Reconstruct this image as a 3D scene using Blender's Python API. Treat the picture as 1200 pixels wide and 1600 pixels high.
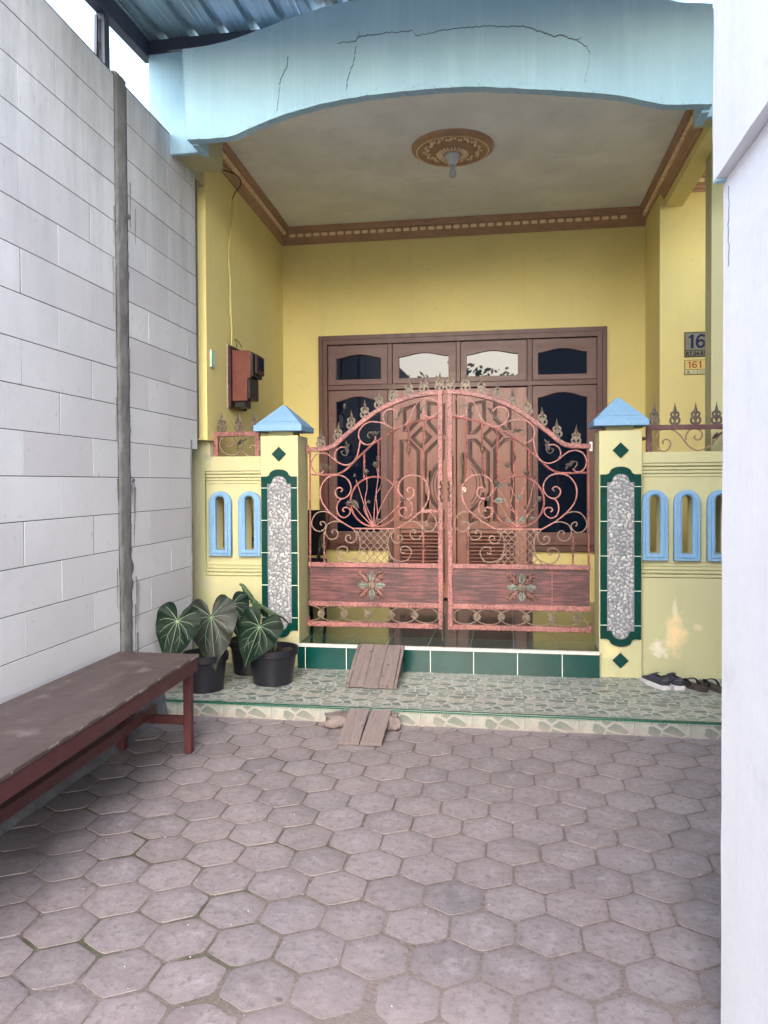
import bpy, bmesh, math, random
from mathutils import Vector, Matrix, noise
R = math.radians
random.seed(7)
SC = bpy.context.scene
COL = SC.collection
for _o in list(bpy.data.objects): bpy.data.objects.remove(_o)

# ---------------------------------------------------------------- camera
cam = bpy.data.cameras.new('camera'); camo = bpy.data.objects.new('camera', cam); COL.objects.link(camo)
cam.sensor_fit = 'VERTICAL'; cam.sensor_height = 24.0; cam.lens = 24.0 * 1205.0 / 1600.0
cam.shift_y = -23.0 / 1600.0
cam.clip_start = 0.05; cam.clip_end = 500
camo.matrix_world = (Matrix.Translation((0, 0, 1.42)) @ Matrix.Rotation(math.atan(192 / 1205), 4, 'Z')
                     @ Matrix.Rotation(math.pi / 2 - math.atan(23 / 1205), 4, 'X') @ Matrix.Rotation(-0.005, 4, 'Z'))
SC.camera = camo
# ---------------------------------------------------------------- light
SUN_EL, SUN_AZ = 32, 178          # degrees; soft overcast sun behind and left of the camera
w = bpy.data.worlds.new("World"); SC.world = w; w.use_nodes = True
nt = w.node_tree; bg = nt.nodes['Background']
sky = nt.nodes.new('ShaderNodeTexSky'); sky.sky_type = 'NISHITA'; sky.sun_disc = False
sky.sun_elevation = R(SUN_EL); sky.sun_rotation = R(SUN_AZ); sky.dust_density = 2.0; sky.air_density = 1.0; sky.ozone_density = 1.0
nt.links.new(sky.outputs[0], bg.inputs[0]); bg.inputs[1].default_value = 0.15
sl = bpy.data.lights.new('sun', 'SUN'); sl.energy = 1.0; sl.angle = R(90); sl.color = (1, 0.99, 0.98)
so = bpy.data.objects.new('sun', sl); COL.objects.link(so)
so.rotation_euler = (R(90 - SUN_EL), 0, R(180 - SUN_AZ))
so.location = (-3, -8, 12)
SC.view_settings.view_transform = 'Standard'; SC.view_settings.look = 'None'
SC.view_settings.exposure = 2.78; SC.view_settings.gamma = 1.0
SC.view_settings.use_curve_mapping = False
SC.render.engine = 'CYCLES'
SC.cycles.max_bounces = 8; SC.cycles.diffuse_bounces = 5

# ---------------------------------------------------------------- object helpers
def wm(o):
    m = o.matrix_basis
    if o.parent: m = wm(o.parent) @ o.matrix_parent_inverse @ m
    return m
def attach(o, parent):
    o.parent = parent; o.matrix_parent_inverse = wm(parent).inverted()
def tag(o, label=None, cat=None, group=None, kind=None):
    if label: o['label'] = label
    if cat: o['category'] = cat
    if group: o['group'] = group
    if kind: o['kind'] = kind
    return o
def thing(name, loc, label, cat, group=None):
    o = bpy.data.objects.new(name, None); COL.objects.link(o); o.location = loc
    o.empty_display_size = 0.1
    return tag(o, label, cat, group)
def obj(name, bm, m, parent=None, smooth=False, auto=None):
    me = bpy.data.meshes.new(name)
    if isinstance(bm, bpy.types.Mesh): me = bm
    else:
        bm.to_mesh(me); bm.free()
    me.materials.clear(); me.materials.append(m)
    if smooth:
        me.polygons.foreach_set('use_smooth', [True] * len(me.polygons))
        if auto: me.set_sharp_from_angle(angle=R(auto))
    o = bpy.data.objects.new(name, me); COL.objects.link(o)
    if parent: attach(o, parent)
    return o
def split(o):
    """each loose piece of a mesh object becomes an object of its own"""
    me = o.data; bm = bmesh.new(); bm.from_mesh(me); bm.verts.ensure_lookup_table(); seen = set(); groups = []
    for v in bm.verts:
        if v.index in seen: continue
        st = [v]; g = []; seen.add(v.index)
        while st:
            a = st.pop(); g.append(a.index)
            for e in a.link_edges:
                b = e.other_vert(a)
                if b.index not in seen: seen.add(b.index); st.append(b)
        groups.append(set(g))
    if len(groups) < 2: bm.free(); return [o]
    out = []
    for i, g in enumerate(groups):
        b2 = bm.copy(); b2.verts.ensure_lookup_table()
        bmesh.ops.delete(b2, geom=[v for v in b2.verts if v.index not in g], context='VERTS')
        m2 = bpy.data.meshes.new(o.name); b2.to_mesh(m2); b2.free()
        for mt_ in me.materials: m2.materials.append(mt_)
        if i == 0: o.data = m2; out.append(o)
        else:
            c = o.copy(); c.data = m2; COL.objects.link(c); out.append(c)
    bm.free(); return out
def copy_tree(o, parent=None):
    c = o.copy(); COL.objects.link(c)
    if parent:
        c.parent = parent; c.matrix_parent_inverse = o.matrix_parent_inverse.copy()
    for ch in [x for x in bpy.data.objects if x.parent == o and x != c]: copy_tree(ch, c)
    return c
def place(name, me, m4, parent, m=None):
    o = bpy.data.objects.new(name, me); COL.objects.link(o); o.matrix_basis = m4
    if m: me.materials.clear(); me.materials.append(m)
    if parent: attach(o, parent)
    return o
def mesh_of(name, bm, m, smooth=True, auto=40):
    me = bpy.data.meshes.new(name); bm.to_mesh(me); bm.free(); me.materials.append(m)
    if smooth:
        me.polygons.foreach_set('use_smooth', [True] * len(me.polygons)); me.set_sharp_from_angle(angle=R(auto))
    return me

# ---------------------------------------------------------------- mesh helpers
def box(bm, x0, x1, y0, y1, z0, z1, bev=0.0, mat=None, seg=1):
    vs = [bm.verts.new((x, y, z)) for x in (x0, x1) for y in (y0, y1) for z in (z0, z1)]
    if mat is not None:
        for v in vs: v.co = mat @ v.co
    f = [(0, 1, 3, 2), (4, 6, 7, 5), (0, 4, 5, 1), (2, 3, 7, 6), (0, 2, 6, 4), (1, 5, 7, 3)]
    fs = [bm.faces.new([vs[i] for i in q]) for q in f]
    if bev > 0:
        es = set(e for q in fs for e in q.edges)
        bmesh.ops.bevel(bm, geom=list(es), offset=bev, segments=seg, affect='EDGES', profile=0.5)
    return bm
def B(*a, **k): return box(bmesh.new(), *a, **k)
def prism(bm, pts, z0, z1, bev=0):
    """plan polygon (x,y) counter-clockwise, extruded in z"""
    a = [bm.verts.new((x, y, z0)) for x, y in pts]; b = [bm.verts.new((x, y, z1)) for x, y in pts]
    n = len(pts); fs = [bm.faces.new(a[::-1]), bm.faces.new(b)]
    for i in range(n): fs.append(bm.faces.new((a[i], a[(i + 1) % n], b[(i + 1) % n], b[i])))
    if bev: bmesh.ops.bevel(bm, geom=list(set(e for q in fs for e in q.edges)), offset=bev, segments=1, affect='EDGES')
    return bm
def smooth_path(p, step=0.012):
    p = [Vector(q) for q in p]
    if len(p) < 3: return p
    out = []
    for i in range(len(p) - 1):
        a = p[i - 1] if i else p[0] * 2 - p[1]; b = p[i]; c = p[i + 1]; d = p[i + 2] if i + 2 < len(p) else p[-1] * 2 - p[-2]
        n = max(1, int((c - b).length / step))
        for k in range(n):
            t = k / n
            out.append(0.5 * ((2 * b) + (c - a) * t + (2 * a - 5 * b + 4 * c - d) * t * t + (3 * b - a - 3 * c + d) * t ** 3))
    out.append(p[-1]); return out
def sweep(bm, path, sec, closed=False, twist=0.0, up=(0, 1, 0), jit=0.0, taper=None):
    """sweep section (list of (n,u) offsets) along path. n = up x tangent, u = up"""
    up = Vector(up); P = [Vector(q) for q in path]; n = len(P); rings = []; L = 0
    for i in range(n):
        if closed: t = P[(i + 1) % n] - P[i - 1]
        else: t = P[min(i + 1, n - 1)] - P[max(i - 1, 0)]
        if t.length < 1e-9: t = Vector((0, 0, 1))
        t.normalize()
        if i: L += (P[i] - P[i - 1]).length
        u = up - t * up.dot(t)
        if u.length < 1e-4: u = Vector((1, 0, 0)) - t * t.x
        u.normalize(); nn = u.cross(t); sc = 1.0
        if closed:
            a = (P[i] - P[i - 1]).normalized(); b = (P[(i + 1) % n] - P[i]).normalized()
            sc = 1.0 / max(0.5, math.cos(a.angle(b, 0) / 2))
        k = taper(i / max(1, n - 1)) if taper else 1.0
        ca, sa = math.cos(twist * L), math.sin(twist * L); ring = []
        for (x, y) in sec:
            X = (x * ca - y * sa) * k; Y = (x * sa + y * ca) * k
            j = 1 + random.uniform(-jit, jit)
            ring.append(bm.verts.new(P[i] + nn * X * sc * j + u * Y * j))
        rings.append(ring)
    m = len(sec)
    for i in range(n if closed else n - 1):
        r0, r1 = rings[i], rings[(i + 1) % n]
        for k in range(m): bm.faces.new((r0[k], r0[(k + 1) % m], r1[(k + 1) % m], r1[k]))
    if not closed:
        bm.faces.new(rings[0][::-1]); bm.faces.new(rings[-1])
    return bm
def circ(r, n=8, ry=None): return [(r * math.cos(2 * math.pi * k / n), (ry or r) * math.sin(2 * math.pi * k / n)) for k in range(n)]
def rect(a, b): return [(-a, -b), (a, -b), (a, b), (-a, b)]
def tube(bm, path, r, n=8, taper=None, step=0.02):
    P = smooth_path(path, step) if step else [Vector(q) for q in path]
    return sweep(bm, P, circ(r, n), up=(0.13, 0.97, 0.2), taper=taper)
def lathe(bm, prof, c, n=24, axis='Z', cap=True):
    rings = []
    for r, z in prof:
        ring = []
        for k in range(n):
            a = 2 * math.pi * k / n
            ring.append(bm.verts.new((c[0] + r * math.cos(a), c[1] + r * math.sin(a), c[2] + z)))
        rings.append(ring)
    for i in range(len(rings) - 1):
        for k in range(n): bm.faces.new((rings[i][k], rings[i][(k + 1) % n], rings[i + 1][(k + 1) % n], rings[i + 1][k]))
    if cap:
        if prof[0][0] > 1e-5: bm.faces.new(rings[0][::-1])
        if prof[-1][0] > 1e-5: bm.faces.new(rings[-1])
    return bm
def ball(bm, c, r, sub=2, sx=1, sy=1, sz=1, rot=None, jit=0):
    res = bmesh.ops.create_icosphere(bm, subdivisions=sub, radius=r)
    for v in res['verts']:
        v.co *= 1 + random.uniform(-jit, jit)
        v.co = Vector((v.co.x * sx, v.co.y * sy, v.co.z * sz))
        if rot is not None: v.co = rot @ v.co
        v.co += Vector(c)
    return bm
def hammer(bm, a, b, wn, wu, up=(0, 1, 0), step=0.022, amp=0.06):
    """hammered flat bar between two points: edges scalloped"""
    a, b = Vector(a), Vector(b); n = max(2, int((b - a).length / step))
    sec = [(-wn, -wu), (-wn * .8, -wu * 1.12), (wn * .8, -wu * 1.12), (wn, -wu), (wn, wu), (-wn, wu)]
    return sweep(bm, [a.lerp(b, i / n) for i in range(n + 1)], sec, up=up, jit=amp)
def plate(outlines, y0, y1, bevel=0.0, name='p', res=0):
    """filled shape with holes drawn in XZ (lists of (x,z)), between y0 and y1 -> mesh"""
    cu = bpy.data.curves.new(name, 'CURVE'); cu.dimensions = '2D'; cu.fill_mode = 'BOTH'
    cu.extrude = max((y1 - y0) / 2 - bevel, 0.0001); cu.bevel_depth = bevel; cu.bevel_resolution = 1
    if bevel: cu.offset = -bevel
    for o in outlines:
        s = cu.splines.new('POLY'); s.points.add(len(o) - 1); s.use_cyclic_u = True
        for i, (x, z) in enumerate(o): s.points[i].co = (x, z, 0, 1)
    ob = bpy.data.objects.new('tmp', cu); COL.objects.link(ob)
    dg = bpy.context.evaluated_depsgraph_get(); dg.update()
    me = bpy.data.meshes.new_from_object(ob.evaluated_get(dg)); bpy.data.objects.remove(ob)
    yc = (y0 + y1) / 2
    # (x, z, t) -> (x, yc - t, z): a rotation, keeps winding
    me.transform(Matrix(((1, 0, 0, 0), (0, 0, -1, yc), (0, 1, 0, 0), (0, 0, 0, 1))))
    me.name = name; me.materials.clear()
    return me
def bm_from(me, bm=None):
    bm = bm or bmesh.new(); bm.from_mesh(me); return bm
def text_mesh(body, size, x, y, z, m, parent, ex=0.0006, name='lettering', sx=1.0, bold=0.0, align='LEFT'):
    cu = bpy.data.curves.new('t', 'FONT'); cu.body = body; cu.size = size; cu.extrude = ex; cu.offset = bold; cu.align_x = align
    ob = bpy.data.objects.new('tmp', cu); COL.objects.link(ob)
    dg = bpy.context.evaluated_depsgraph_get(); dg.update()
    me = bpy.data.meshes.new_from_object(ob.evaluated_get(dg)); bpy.data.objects.remove(ob)
    me.transform(Matrix(((sx, 0, 0, x), (0, 0, -1, y), (0, 1, 0, z), (0, 0, 0, 1))))
    return obj(name, me, m, parent)
def arc(cx, cz, rx, rz, a0, a1, n): return [(cx + rx * math.cos(R(a0 + (a1 - a0) * k / n)), cz + rz * math.sin(R(a0 + (a1 - a0) * k / n))) for k in range(n + 1)]
def rectp(x0, x1, z0, z1): return [(x0, z0), (x1, z0), (x1, z1), (x0, z1)]

# ---------------------------------------------------------------- materials
class NT:
    def __init__(s, name):
        s.m = bpy.data.materials.new(name); s.m.use_nodes = True; s.t = s.m.node_tree; s.b = s.t.nodes['Principled BSDF']
        s.geo = s.n('ShaderNodeNewGeometry'); s.pos = s.geo.outputs['Position']
    def n(s, t, **k):
        x = s.t.nodes.new(t)
        for a, v in k.items(): setattr(x, a, v)
        return x
    def l(s, a, b): s.t.links.new(a, b)
    def val(s, sock, v):
        if hasattr(v, 'node'): s.l(v, sock)
        else: sock.default_value = v
    def scale(s, v, x, y, z):
        q = s.n('ShaderNodeMapping'); s.l(v, q.inputs[0]); q.inputs['Scale'].default_value = (x, y, z); return q.outputs[0]
    def noise(s, v, sc, det=4, rough=0.55, dist=0):
        q = s.n('ShaderNodeTexNoise'); s.l(v, q.inputs['Vector']); q.inputs['Scale'].default_value = sc
        q.inputs['Detail'].default_value = det; q.inputs['Roughness'].default_value = rough; q.inputs['Distortion'].default_value = dist
        return q.outputs[0]
    def ramp(s, v, stops, interp='LINEAR'):
        q = s.n('ShaderNodeValToRGB'); s.l(v, q.inputs[0]); cr = q.color_ramp; cr.interpolation = interp
        while len(cr.elements) < len(stops): cr.elements.new(0.5)
        for e, (p, c) in zip(cr.elements, stops):
            e.position = p; e.color = (c, c, c, 1) if not hasattr(c, '__len__') else (*c, 1)
        return q.outputs[0]
    def mix(s, f, a, b, bt='MIX'):
        q = s.n('ShaderNodeMix', data_type='RGBA', blend_type=bt); s.val(q.inputs[0], f)
        for i, v in ((6, a), (7, b)):
            if hasattr(v, 'node'): s.l(v, q.inputs[i])
            else: q.inputs[i].default_value = (*v, 1)
        return q.outputs[2]
    def math(s, op, a, b=0.0, c=None):
        q = s.n('ShaderNodeMath', operation=op); s.val(q.inputs[0], a); s.val(q.inputs[1], b)
        if c is not None: s.val(q.inputs[2], c)
        return q.outputs[0]
    def sep(s, v):
        q = s.n('ShaderNodeSeparateXYZ'); s.l(v, q.inputs[0]); return q.outputs
    def comb(s, x, y, z):
        q = s.n('ShaderNodeCombineXYZ')
        for i, v in enumerate((x, y, z)): s.val(q.inputs[i], v)
        return q.outputs[0]
    def vor(s, v, sc, feat='F1', out='Distance', rnd=1.0):
        q = s.n('ShaderNodeTexVoronoi', feature=feat); s.l(v, q.inputs['Vector']); q.inputs['Scale'].default_value = sc
        q.inputs['Randomness'].default_value = rnd; return q.outputs[out]
    def col(s, c): s.l(c, s.b.inputs['Base Color']) if hasattr(c, 'node') else setattr(s.b.inputs['Base Color'], 'default_value', (*c, 1))
    def rough(s, v): s.val(s.b.inputs['Roughness'], v)
    def bump(s, h, st=0.3, d=0.01):
        q = s.n('ShaderNodeBump'); s.l(h, q.inputs['Height']); q.inputs['Strength'].default_value = st; q.inputs['Distance'].default_value = d
        s.l(q.outputs[0], s.b.inputs['Normal'])
def blob(t, c, r, soft=0.4, nz=0.25, nsc=6):
    """mask: 1 inside an uneven blob round point c (radii r), in world space"""
    q = t.n('ShaderNodeMapping', vector_type='POINT'); t.l(t.pos, q.inputs[0])
    q.inputs['Scale'].default_value = tuple(1 / v for v in r); q.inputs['Location'].default_value = tuple(-a / v for a, v in zip(c, r))
    L = t.n('ShaderNodeVectorMath', operation='LENGTH'); t.l(q.outputs[0], L.inputs[0])
    d = t.math('ADD', L.outputs['Value'], t.math('MULTIPLY', t.math('SUBTRACT', t.noise(t.pos, nsc, 5), 0.5), nz * 6))
    return t.ramp(d, [(max(0, 1 - soft) * .5, 1.0), (min(1, .5 + soft * .5), 0.0)])
def paint(name, c, c2=None, sc=2.0, rough=0.7, bump=0.15, bsc=60, streak=None, spec=0.3, dirt=None, f=(0.35, 0.65), island=0.0, metal=0):
    """painted / plain surface: two tones mixed by large noise, fine grain, optional drip streaks"""
    t = NT(name); c2 = c2 or tuple(v * 0.86 for v in c)
    n = t.noise(t.pos, sc, 6, 0.6); col = t.mix(t.ramp(n, [(f[0], 0.0), (f[1], 1.0)]), c, c2)
    if streak:
        sc3, amt, cc = streak
        s = t.noise(t.scale(t.pos, sc3, sc3, sc3 * 0.07), 1.0, 6, 0.7)
        col = t.mix(t.math('MULTIPLY', t.ramp(s, [(0.52, 0.0), (0.75, 1.0)]), amt), col, cc)
    if dirt:
        d = t.noise(t.pos, dirt[0], 8, 0.72); col = t.mix(t.math('MULTIPLY', t.ramp(d, [(0.56, 0.0), (0.7, 1.0)]), dirt[1]), col, dirt[2])
    if island:
        r = t.geo.outputs['Random Per Island']; k = t.math('ADD', t.math('MULTIPLY', r, island), 1 - island / 2)
        g = t.n('ShaderNodeVectorMath', operation='SCALE'); t.l(col, g.inputs[0]); t.l(k, g.inputs['Scale']); col = g.outputs[0]
    g = t.noise(t.pos, bsc, 5, 0.6)
    t.col(t.mix(0.12, col, t.mix(t.ramp(g, [(0.3, 0.0), (0.7, 1.0)]), (0, 0, 0), (1, 1, 1)), 'SOFT_LIGHT'))
    t.rough(t.ramp(g, [(0.3, rough - 0.07), (0.7, min(1, rough + 0.07))]))
    t.b.inputs['Specular IOR Level'].default_value = spec; t.b.inputs['Metallic'].default_value = metal
    t.bump(t.math('ADD', g, t.math('MULTIPLY', n, 2.0)), bump, 0.004)
    return t.m

# colours
YEL = (0.77, 0.65, 0.26); YEL2 = (0.73, 0.62, 0.26); BLUE = (0.36, 0.62, 0.74)
M = {}
def wall_yellow(name, c, c2, stains=()):
    t = NT(name)
    n = t.noise(t.pos, 1.3, 6, 0.6); col = t.mix(t.ramp(n, [(0.35, 0.0), (0.65, 1.0)]), c, c2)
    q = t.noise(t.pos, 0.7, 7, 0.7); col = t.mix(t.math('MULTIPLY', t.ramp(q, [(0.48, 0.0), (0.66, 1.0)]), 0.28), col, tuple(v * 0.80 for v in c))
    s = t.noise(t.scale(t.pos, 9, 9, 0.6), 1.0, 5, 0.7)
    col = t.mix(t.math('MULTIPLY', t.ramp(s, [(0.55, 0.0), (0.8, 1.0)]), 0.30), col, tuple(v * 0.72 for v in c))
    p = t.noise(t.pos, 14, 8, 0.7); col = t.mix(t.math('MULTIPLY', t.ramp(p, [(0.60, 0.0), (0.68, 1.0)]), 0.22), col, (0.42, 0.39, 0.27))
    for (cc, rr, colr, am, ns) in stains:
        m_ = blob(t, cc, rr, 0.5, 0.3, ns); col = t.mix(t.math('MULTIPLY', m_, am), col, colr)
    t.col(col); t.rough(t.ramp(p, [(0.3, 0.55), (0.7, 0.75)])); t.b.inputs['Specular IOR Level'].default_value = 0.3
    g = t.noise(t.pos, 45, 4, 0.6); t.bump(t.math('ADD', g, t.math('MULTIPLY', n, 3.0)), 0.22, 0.004)
    return t.m
M['yellow'] = wall_yellow('yellow wall paint', YEL, YEL2)
M['yellow_pale'] = wall_yellow('pale yellow masonry paint', (0.465, 0.45, 0.25), (0.43, 0.415, 0.24), (
    ((1.13, 5.42, 0.38), (0.10, 0.3, 0.22), (0.80, 0.60, 0.33), 0.8, 9), ((1.02, 5.42, 0.28), (0.09, 0.3, 0.10), (0.72, 0.66, 0.52), 0.8, 22),
    ((1.12, 5.42, 0.55), (0.03, 0.3, 0.12), (0.70, 0.64, 0.48), 0.6, 16), ((1.26, 5.42, 0.44), (0.05, 0.3, 0.05), (0.72, 0.60, 0.42), 0.5, 18),
    ((0.70, 5.38, 0.27), (0.09, 0.3, 0.09), (0.76, 0.62, 0.30), 0.5, 12), ((-2.22, 5.42, 0.68), (0.10, 0.3, 0.05), (0.42, 0.40, 0.30), 0.6, 16),
    ((-2.28, 5.42, 1.2), (0.03, 0.3, 0.7), (0.56, 0.52, 0.34), 0.5, 25), ((-2.19, 5.42, 1.62), (0.06, 0.3, 0.06), (0.30, 0.29, 0.24), 0.7, 18),
    ((-1.65, 5.38, 0.2), (0.22, 0.3, 0.12), (0.5, 0.46, 0.28), 0.5, 15)))
M['blue'] = paint('sky blue paint', (0.165, 0.31, 0.49), (0.185, 0.335, 0.51), 3, 0.6, 0.25, 50, dirt=(9, 0.25, (0.18, 0.32, 0.5)))
def arch_mat():
    t = NT('weathered light blue fascia paint')
    n = t.noise(t.pos, 1.1, 6, 0.6); col = t.mix(t.ramp(n, [(0.35, 0.0), (0.65, 1.0)]), (0.38, 0.575, 0.67), (0.31, 0.485, 0.59))
    s = t.noise(t.scale(t.pos, 26, 26, 1.1), 1.0, 6, 0.75); m2 = t.noise(t.pos, 2.0, 4)
    col = t.mix(t.math('MULTIPLY', t.math('MULTIPLY', t.ramp(s, [(0.50, 0.0), (0.72, 1.0)]), t.ramp(m2, [(0.4, 0.2), (0.6, 1.0)])), 0.32), col, (0.25, 0.40, 0.44))
    s3 = t.noise(t.scale(t.pos, 12, 12, 0.8), 1.0, 4, 0.7); col = t.mix(t.math('MULTIPLY', t.ramp(s3, [(0.5, 0.0), (0.7, 1.0)]), 0.25), col, (0.50, 0.72, 0.78))
    k = t.noise(t.pos, 30, 8, 0.8); z = t.sep(t.pos)[2]
    # grime gathers along the lower rim (follows the arch through mesh height attribute) and in specks
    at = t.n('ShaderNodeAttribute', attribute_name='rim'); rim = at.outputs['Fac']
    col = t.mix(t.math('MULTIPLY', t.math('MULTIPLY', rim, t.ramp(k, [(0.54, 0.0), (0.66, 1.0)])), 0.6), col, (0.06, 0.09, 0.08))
    sp = t.noise(t.pos, 48, 6, 0.75); sp2 = t.noise(t.pos, 1.7, 3)
    col = t.mix(t.math('MULTIPLY', t.ramp(sp, [(0.68, 0.0), (0.72, 1.0)]), t.ramp(sp2, [(0.52, 0.0), (0.6, 0.8)])), col, (0.07, 0.1, 0.11))
    t.col(col); t.rough(0.75); t.b.inputs['Specular IOR Level'].default_value = 0.2
    t.bump(t.math('ADD', t.math('MULTIPLY', n, 3.0), t.noise(t.pos, 35, 5)), 0.25, 0.005)
    return t.m
M['arch'] = arch_mat()
M['ceiling'] = paint('grey plaster ceiling', (0.88, 0.90, 0.89), (0.74, 0.77, 0.77), 2.2, 0.85, 0.25, 25, dirt=(3.2, 0.4, (0.60, 0.63, 0.60)))
M['gold'] = paint('bronze painted plaster', (0.45, 0.27, 0.165), (0.37, 0.22, 0.13), 8, 0.42, 0.3, 90, spec=0.5, dirt=(40, 0.35, (0.56, 0.36, 0.18)))
M['gold_hi'] = paint('gilded plaster', (0.92, 0.72, 0.47), (0.82, 0.60, 0.36), 30, 0.4, 0.3, 90, spec=0.5)
M['crack'] = paint('dark crack', (0.15, 0.19, 0.20), rough=0.95)  # plain dark tone for crack strips and nail heads
M['white_wall'] = paint('off white wall paint', (0.73, 0.735, 0.76), (0.68, 0.685, 0.715), 1.5, 0.6, 0.3, 38, streak=(14, 0.25, (0.57, 0.57, 0.61)), dirt=(3, 0.35, (0.48, 0.475, 0.48)))
M['peel'] = paint('peeled paint flake', (0.88, 0.88, 0.90), rough=0.7)

def block_mat():
    t = NT('white aerated concrete block')
    r = t.geo.outputs['Random Per Island']; n = t.noise(t.pos, 1.1, 6, 0.6)
    zz = t.sep(t.pos)[2]
    col = t.mix(t.ramp(n, [(0.3, 0.0), (0.7, 1.0)]), (0.58, 0.58, 0.59), (0.48, 0.48, 0.49))
    col = t.mix(t.ramp(r, [(0.0, 0.0), (0.5, 0.1), (1.0, 0.7)]), col, (0.46, 0.44, 0.455))
    s = t.noise(t.scale(t.pos, 6, 6, 1.0), 1.0, 6, 0.72)
    up = t.ramp(t.math('MULTIPLY', zz, 0.25), [(0.45, 0.0), (0.95, 1.0)])           # rain-dirty upper courses
    col = t.mix(t.math('MULTIPLY', t.math('MULTIPLY', t.ramp(s, [(0.42, 0.0), (0.72, 1.0)]), 0.8), up), col, (0.25, 0.25, 0.255))
    k = t.noise(t.pos, 22, 7, 0.75); col = t.mix(t.math('MULTIPLY', t.ramp(k, [(0.60, 0.0), (0.68, 1.0)]), 0.5), col, (0.28, 0.27, 0.265))
    t.col(col); t.rough(0.9); t.b.inputs['Specular IOR Level'].default_value = 0.15
    g = t.noise(t.pos, 90, 4, 0.7); g2 = t.noise(t.pos, 9, 5, 0.6); t.bump(t.math('ADD', g, t.math('MULTIPLY', g2, 1.5)), 0.35, 0.004)
    return t.m
M['block'] = block_mat()
M['mortar'] = paint('grey cement mortar', (0.20, 0.195, 0.19), (0.13, 0.125, 0.12), 7, 0.92, 0.8, 40, dirt=(5, 0.5, (0.28, 0.28, 0.27)))
M['joint'] = paint('dark joint gap', (0.10, 0.095, 0.09), rough=0.95)
M['footing'] = paint('dark rough cement footing', (0.13, 0.135, 0.15), (0.08, 0.085, 0.095), 6, 0.85, 1.0, 30, dirt=(14, 0.5, (0.22, 0.22, 0.20)))  # dark grey cement ledge at the wall base

def paver_mat():
    t = NT('concrete hexagon paver')
    r = t.geo.outputs['Random Per Island']
    n = t.noise(t.pos, 2.2, 6, 0.6); k = t.noise(t.pos, 38, 8, 0.72); j = t.noise(t.pos, 9, 5, 0.65)
    col = t.mix(t.ramp(r, [(0.0, 0.0), (0.35, 0.45), (0.7, 0.2), (1.0, 1.0)]), (0.191, 0.166, 0.170), (0.153, 0.137, 0.147))
    _k = t.math('ADD', t.math('MULTIPLY', t.math('FRACT', t.math('MULTIPLY', r, 7.31)), 0.30), 0.86); _g = t.n('ShaderNodeVectorMath', operation='SCALE'); t.l(col, _g.inputs[0]); t.l(_k, _g.inputs['Scale']); col = _g.outputs[0]
    col = t.mix(t.ramp(n, [(0.38, 0.0), (0.66, 0.55)]), col, (0.234, 0.180, 0.180))
    ed = t.n('ShaderNodeAttribute', attribute_name='edge').outputs['Fac']
    # worn pale middles, dusty pinkish rims
    j2 = t.noise(t.pos, 26, 6, 0.7); wear = t.math('MULTIPLY', t.math('SUBTRACT', 1.0, ed), t.math('MULTIPLY', t.ramp(j, [(0.36, 0.0), (0.62, 1.0)]), t.ramp(j2, [(0.38, 0.15), (0.58, 1.0)])))
    col = t.mix(t.math('MULTIPLY', wear, 0.8), col, (0.302, 0.270, 0.283))
    col = t.mix(t.math('MULTIPLY', t.math('MULTIPLY', ed, t.ramp(j, [(0.42, 0.0), (0.66, 1.0)])), 0.12), col, (0.232, 0.169, 0.161))
    col = t.mix(t.math('MULTIPLY', t.ramp(k, [(0.51, 0.0), (0.64, 1.0)]), 0.6), col, (0.089, 0.078, 0.081))
    d_ = t.noise(t.pos, 4.5, 7, 0.7); col = t.mix(t.math('MULTIPLY', t.ramp(d_, [(0.52, 0.0), (0.64, 1.0)]), 0.4), col, (0.099, 0.089, 0.090))
    w_ = t.noise(t.pos, 75, 4, 0.8); col = t.mix(t.math('MULTIPLY', t.ramp(w_, [(0.66, 0.0), (0.70, 1.0)]), 0.5), col, (0.413, 0.365, 0.363))
    b1 = blob(t, (-1.95, 3.1, 0), (0.45, 1.5, 1), 0.6, 0.3, 4)                    # darker strip by the wall, under the bench
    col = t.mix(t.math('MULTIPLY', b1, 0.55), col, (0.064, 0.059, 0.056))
    b2 = blob(t, (-0.62, 2.02, 0), (0.022, 0.018, 1), 0.3, 0.25, 50); col = t.mix(b2, col, (0.055, 0.054, 0.057))
    b3 = blob(t, (-0.3, 1.75, 0), (0.9, 0.55, 1), 0.9, 0.25, 3); col = t.mix(t.math('MULTIPLY', b3, 0.45), col, (0.305, 0.236, 0.234))
    b4 = blob(t, (-0.9, 1.3, 0), (0.6, 0.35, 1), 0.9, 0.25, 3); col = t.mix(t.math('MULTIPLY', b4, 0.4), col, (0.310, 0.239, 0.218))
    t.col(col); t.rough(t.ramp(j, [(0.3, 0.55), (0.7, 0.8)])); t.b.inputs['Specular IOR Level'].default_value = 0.35
    t.bump(t.math('ADD', t.math('MULTIPLY', k, 0.7), t.math('ADD', j, t.math('MULTIPLY', w_, 0.4))), 0.55, 0.006)
    return t.m
M['paver'] = paver_mat()
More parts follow.
